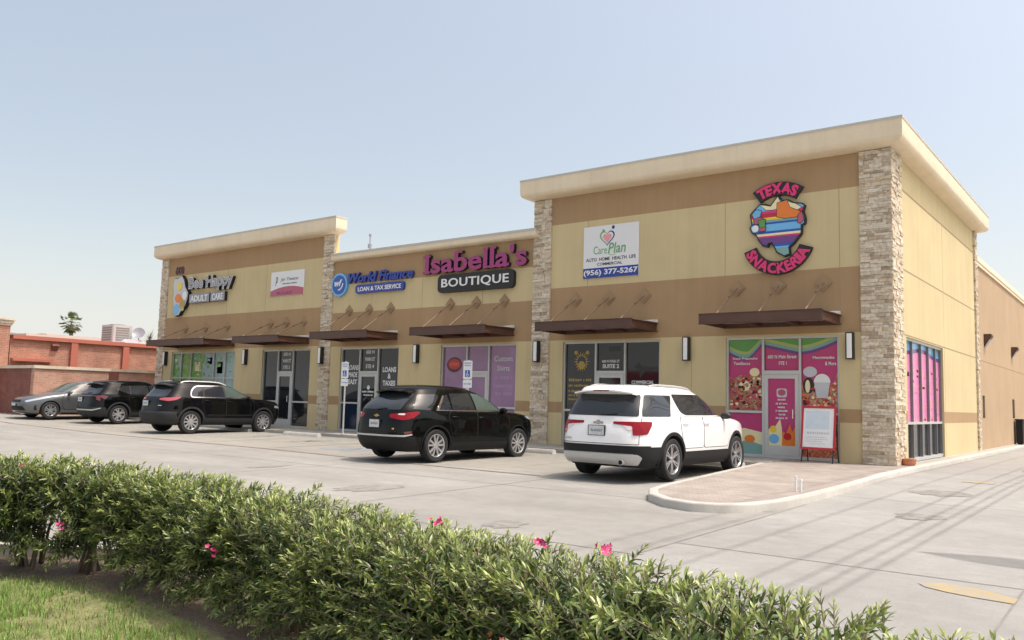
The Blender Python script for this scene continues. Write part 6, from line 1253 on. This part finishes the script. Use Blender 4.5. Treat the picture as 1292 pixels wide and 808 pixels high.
def shrub(s, label, seed, top, half=.40, dens=1.0, wid=.40, flowers=(), gap=0.0, lsc=1.0):
    rng = np.random.default_rng(seed); c, tg = hed(s); nr = np.array((-tg[1], tg[0])); g0 = -.22; t = thing('oleander_shrub', label, 'shrub', (c[0], c[1], g0), 'clipped oleander hedge')
    def W3(a, d, z): return np.array((c[0] + tg[0] * a + nr[0] * d, c[1] + tg[1] * a + nr[1] * d, z))
    mb = MB(); P = []; Dv = []; Lv = []; Tn = []; nst = 9; stems = []
    for i in range(nst):
        a0 = rng.normal(0, .07); d0 = rng.normal(0, .07); a1 = rng.uniform(-half, half) * .95; d1 = rng.uniform(-wid, wid) * .8; zt = top - rng.uniform(.12, .3); pts = [W3(a0, d0, g0 - .05), W3(a0 + (a1 - a0) * .30, d0 + (d1 - d0) * .28, g0 + (zt - g0) * .42), W3(a0 + (a1 - a0) * .75, d0 + (d1 - d0) * .7, g0 + (zt - g0) * .78), W3(a1, d1, zt)]; stems.append(pts); mb.poly(pts, [.017, .013, .009, .005], 6)
    nt_ = int(165 * dens)
    for i in range(nt_):
        face = rng.random()
        a1 = rng.uniform(-half, half); 
        if face < .40: d1 = rng.uniform(-wid, wid); z1 = top + rng.normal(0, .010) - .03 * (abs(d1) / wid) ** 4 + (.07 * rng.random() if rng.random() < .035 else 0)
        else:
            sd = -1 if face < .85 else 1; z1 = g0 + .05 + (top - g0 - .07) * (rng.random() ** (.92 - .5 * gap)); d1 = sd * (wid + rng.normal(0, .022)) * (.82 + .18 * math.sin(math.pi * min(1, (z1 - g0) / (top - g0))))
            a1 *= 1 - gap * .5 * (1 - (z1 - g0) / (top - g0))
        st = stems[rng.integers(nst)]; fr = rng.uniform(.35, .95); ii = min(2, int(fr * 3)); ft = fr * 3 - ii; b = np.array(st[ii]) * (1 - ft) + np.array(st[ii + 1]) * ft; e = W3(a1, d1, z1)
        if b[2] > e[2] - .08: b = b * .5 + np.array(st[1]) * .5
        ln = np.linalg.norm(e - b)
        if ln > .62: b = e + (b - e) * .62 / ln; ln = .62
        m_ = (b + e) / 2 + np.array((0, 0, -.05 * ln)); mb.poly([b, m_, e], [.005, .004, .0022], 4)
        d = e - m_; d /= np.linalg.norm(d); nw = max(6, int(ln * .84 / .022)); ph = rng.uniform(0, 6.28); q1 = np.cross(d, (0, 0, 1.)); q1 = q1 / max(1e-3, np.linalg.norm(q1)); q2 = np.cross(d, q1); young = rng.random() < .40
        for k in range(nw):
            u = 1 - .86 * k / nw; p = (m_ + (e - m_) * (u * 2 - 1)) if u > .5 else (b + (m_ - b) * u * 2); open_ = .38 + .85 * min(1, k / 5) + rng.normal(0, .12)
            for j in range(3 if rng.random() < .85 else 2):
                aa = ph + k * 1.05 + j * 2.094 + rng.normal(0, .2); dv = d * math.cos(open_) + (q1 * math.cos(aa) + q2 * math.sin(aa)) * math.sin(open_); dv = dv + np.array((0, 0, .12)); P.append(p); Dv.append(dv / np.linalg.norm(dv)); Lv.append(lsc * rng.uniform(.040, .078) * (.62 + .38 * min(1, k / 3)))
                inner = min(1, k / 9); Tn.append(np.clip((.80 if young else .62) - .50 * inner + rng.normal(0, .11) + (.12 if k < 2 else 0), .06, 1) if rng.random() > .012 else .0)  # leaves back along twigs darker: older growth, plus interior shade painted in
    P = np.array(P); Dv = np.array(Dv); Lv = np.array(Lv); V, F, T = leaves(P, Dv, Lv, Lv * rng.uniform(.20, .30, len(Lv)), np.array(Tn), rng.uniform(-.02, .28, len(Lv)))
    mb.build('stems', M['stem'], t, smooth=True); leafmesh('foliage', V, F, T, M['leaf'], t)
    for fx, fy, fz, old in flowers:
        fm_ = MB(); 
        for i in range(6):
            o_ = np.array((fx, fy, fz)) + rng.normal(0, .018, 3) * (1, 1, .8); ax_ = Vector(rng.normal(0, .6, 3) + np.array((.25, -.5, .5))).normalized(); e1 = ax_.orthogonal().normalized(); e2 = ax_.cross(e1)
            for k in range(5):
                a = 2 * math.pi * k / 5; r1 = e1 * math.cos(a) + e2 * math.sin(a); r2 = e1 * math.cos(a + .65) + e2 * math.sin(a + .65); r0 = e1 * math.cos(a - .5) + e2 * math.sin(a - .5); O = Vector(o_); s_ = .015 if old else .018
                fm_.add([O, O + (r0 * .62 + ax_ * .22) * s_, O + (r1 * 1.0 + ax_ * .40) * s_, O + (r2 * .75 + ax_ * .18) * s_], [(0, 1, 2), (0, 2, 3)])
        fm_.build('flower_cluster', M['petal_o'] if old else M['petal'], t, smooth=True)
    return t
def sof(x, y): return float(HS[np.argmin((HC[:, 0] - x) ** 2 + (HC[:, 1] - y) ** 2)])
s0 = sof(-3.6, -18.45); N_SH = 15; sp = (sof(5.6, -19.0) - s0) / 15
SHL = ['oleander shrub at the left edge of the hedge, outermost in view', 'oleander shrub with two red blooms near its crown, left end of the hedge', 'oleander shrub with a pink bloom hanging low beside the open gap', 'oleander shrub just right of the open gap at the base', 'oleander shrub with bare fanned stems, over the second gap', 'oleander shrub with a crimson bloom halfway up its front', 'dense oleander shrub beside the end of the lawn', 'dense oleander shrub above the dark bark strip, right of the lawn', 'shrub left of the one with a single red bloom on its crest', 'oleander shrub with a single red bloom on its crest', 'oleander shrub right of the one with a red bloom on its crest', 'oleander shrub with a pink crest bloom and a faded orange one lower', 'oleander shrub with the rightmost pink bloom on its crest', 'second oleander shrub from the right end of the visible hedge', 'oleander shrub at the lower right end of the visible hedge', 'oleander shrub at the far right end beside the camera']
tops = [.62, .67, .69, .66, .63, .62, .60, .60, .59, .61, .63, .65, .66, .635, .50, .46]
FLS = [(-2.52, -17.70, .60, 0), (-2.63, -17.68, .59, 1), (-1.78, -17.72, .22, 0), (.20, -17.72, .28, 0), (1.86, -17.50, .60, 0), (2.74, -17.78, .635, 0), (3.12, -17.88, .66, 0), (2.95, -18.40, .40, 1)]
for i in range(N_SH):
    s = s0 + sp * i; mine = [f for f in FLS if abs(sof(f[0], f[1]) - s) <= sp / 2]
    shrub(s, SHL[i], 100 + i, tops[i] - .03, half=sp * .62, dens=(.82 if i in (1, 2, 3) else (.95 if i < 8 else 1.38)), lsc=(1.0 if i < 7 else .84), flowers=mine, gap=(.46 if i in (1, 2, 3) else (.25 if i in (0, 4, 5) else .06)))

# ------------------------------------------------------------------ lawn blades
n = 82000; s_ = RNG.uniform(sof(-5, -20), sof(3.2, -18), n); d_ = RNG.uniform(.15, 3.4, n) ** 1.0
cx_ = np.interp(s_, HS, HC[:, 0]); cy_ = np.interp(s_, HS, HC[:, 1]); nx_ = np.interp(s_, HS, HN[:, 0]); ny_ = np.interp(s_, HS, HN[:, 1]); X = cx_ - nx_ * d_; Y = cy_ - ny_ * d_
def vnoise(x, y, f, seed):
    r = np.random.default_rng(seed); G = r.random((64, 64)); u = x * f; v = y * f; i = np.floor(u).astype(int); j_ = np.floor(v).astype(int); fu = u - i; fv = v - j_; fu = fu * fu * (3 - 2 * fu); fv = fv * fv * (3 - 2 * fv); g = lambda a, b: G[a % 64, b % 64]
    return (g(i, j_) * (1 - fu) + g(i + 1, j_) * fu) * (1 - fv) + (g(i, j_ + 1) * (1 - fu) + g(i + 1, j_ + 1) * fu) * fv
dens = .55 * vnoise(X, Y, 2.2, 1) + .45 * vnoise(X, Y, 7, 2); edge = np.where(X < -1.2, .20, .20 + .15 * (X + 1.2)); keep = (RNG.random(n) < np.clip((dens - .15) * 2.7, .14, 1)) & (d_ > edge + .12 * (vnoise(X, Y, 4, 3) - .5)); X, Y, dens = X[keep], Y[keep], dens[keep]; n = len(X)
H = RNG.uniform(.022, .062, n) * (.6 + .7 * dens); az = RNG.uniform(0, 6.283, n); ln = RNG.uniform(.15, .95, n); dx = np.cos(az); dy = np.sin(az); wx = -dy * .0028; wy = dx * .0028; zb = np.full(n, -.255)
V = np.zeros((n, 5, 3)); V[:, 0] = np.stack([X - wx, Y - wy, zb], 1); V[:, 1] = np.stack([X + wx, Y + wy, zb], 1); mx_ = X + dx * H * ln * .35; my_ = Y + dy * H * ln * .35; V[:, 2] = np.stack([mx_ + wx * .8, my_ + wy * .8, zb + H * .62], 1); V[:, 3] = np.stack([mx_ - wx * .8, my_ - wy * .8, zb + H * .62], 1); V[:, 4] = np.stack([X + dx * H * ln, Y + dy * H * ln, zb + H], 1)
b = (np.arange(n) * 5)[:, None]; F = list(map(tuple, b + np.array((0, 1, 2, 3)))) + list(map(tuple, b + np.array((3, 2, 4)))); tn = np.clip(.28 + .62 * RNG.random(n) - .15 * (dens < .38) , 0, 1); tn[RNG.random(n) < .12 + .25 * (dens < .38)] = RNG.uniform(0, .16)
tag(leafmesh('lawn_grass', V.reshape(-1, 3), F, np.repeat(tn, 5), M['grass']), 'thin sunlit lawn in front of the hedge', 'grass', kind='stuff')

# ------------------------------------------------------------------ street kit just outside the frame: it throws the shadows on the drive
WX = [(1.26, 9.6), (2.02, 7.8), (2.36, 7.9), (2.56, 7.3), (2.74, 7.4), (.10, 12.0), (.52, 11.2)]
WL = ['cable on the innermost run', 'cable third from the drive', 'highest cable of the run', 'cable paired with the outermost one', 'outermost cable of the run', 'lowest cable nearest the building', 'second lowest cable nearest the building']
poles = [(5.75, -34.0), (5.75, 38.0)]
for i, (x, y) in enumerate(poles):
    t = thing('utility_pole', ['wooden utility pole beside the street', 'wooden utility pole at the back of the drive'][i], 'utility pole', (x, y, -.3), 'utility poles carrying the cables'); mb = MB(); mb.tube((x, y, -.5), (x, y, 12.6), .16, .11, 12); mb.build('post', M['trunk'], t); mb = MB(); mb.box(x - .8, x + 1.0, y - .06, y + .06, 11.5, 11.64); mb.box(x - .8, x + 1.0, y - .065, y + .065, 7.7, 7.8); mb.build('crossarm', M['trunk'], t)
for (gx_, h), lb in zip(WX, WL):
    x = gx_ + .40 * (h + .2); mb = MB(); mb.poly([(x, -34 + 72 * i / 16, h + .45 * ((2 * i / 16 - 1) ** 2)) for i in range(17)], .022, 6); tag(mb.build('overhead_cable', M['black']), lb + ' beside the drive', 'cable', 'overhead cables along the drive')
hz = 5.6; hx_ = 2.80 + .40 * (hz + .2); hy_ = -10.95 + .17 * hz
t = thing('street_lamp', 'street lamp with a flat head at the right side of the drive', 'street lamp', (hx_ + 3.4, hy_ + .3, -.2)); mb = MB(); mb.tube((hx_ + 3.4, hy_ + .3, -.3), (hx_ + 3.4, hy_ + .3, 6.1), .10, .06, 12); mb.poly([(hx_ + 3.4, hy_ + .3, 6.05), (hx_ + 2.2, hy_ + .28, 5.95), (hx_ + 1.0, hy_ + .25, hz)], .04, 8); mb.build('post', M['v_grey'], t)
mb = MB(); mb.prism_z(roundpoly([(hx_, hy_), (hx_ + .55, hy_ - .26), (hx_ + 1.5, hy_ - .34), (hx_ + 1.7, hy_ + .05), (hx_ + 1.5, hy_ + .30), (hx_ + .55, hy_ + .22)], [.02, .3, .15, .1, .15, .3]), hz - .06, hz + .08); mb.build('lamp_head', M['v_grey'], t)
# across the street: what the shop glass and car paint mirror
t = thing('shop_building', 'low shop building with a red roof band across the street', 'building', (-16, -74, -.3)); mb = MB(); mb.box(-50, 14, -84, -72, -.4, 4.2); mb.build('wall', M['tan'], t); mb = MB(); mb.box(-50.3, 14.3, -84.3, -71.6, 4.201, 5.4); mb.build('roof_band', M['v_red'], t)
for i in range(9): mb = MB(); mb.box(-48 + 6.8 * i, -44 + 6.8 * i, -71.98, -71.9, .2, 2.9); mb.build('window', M['glass'], t)
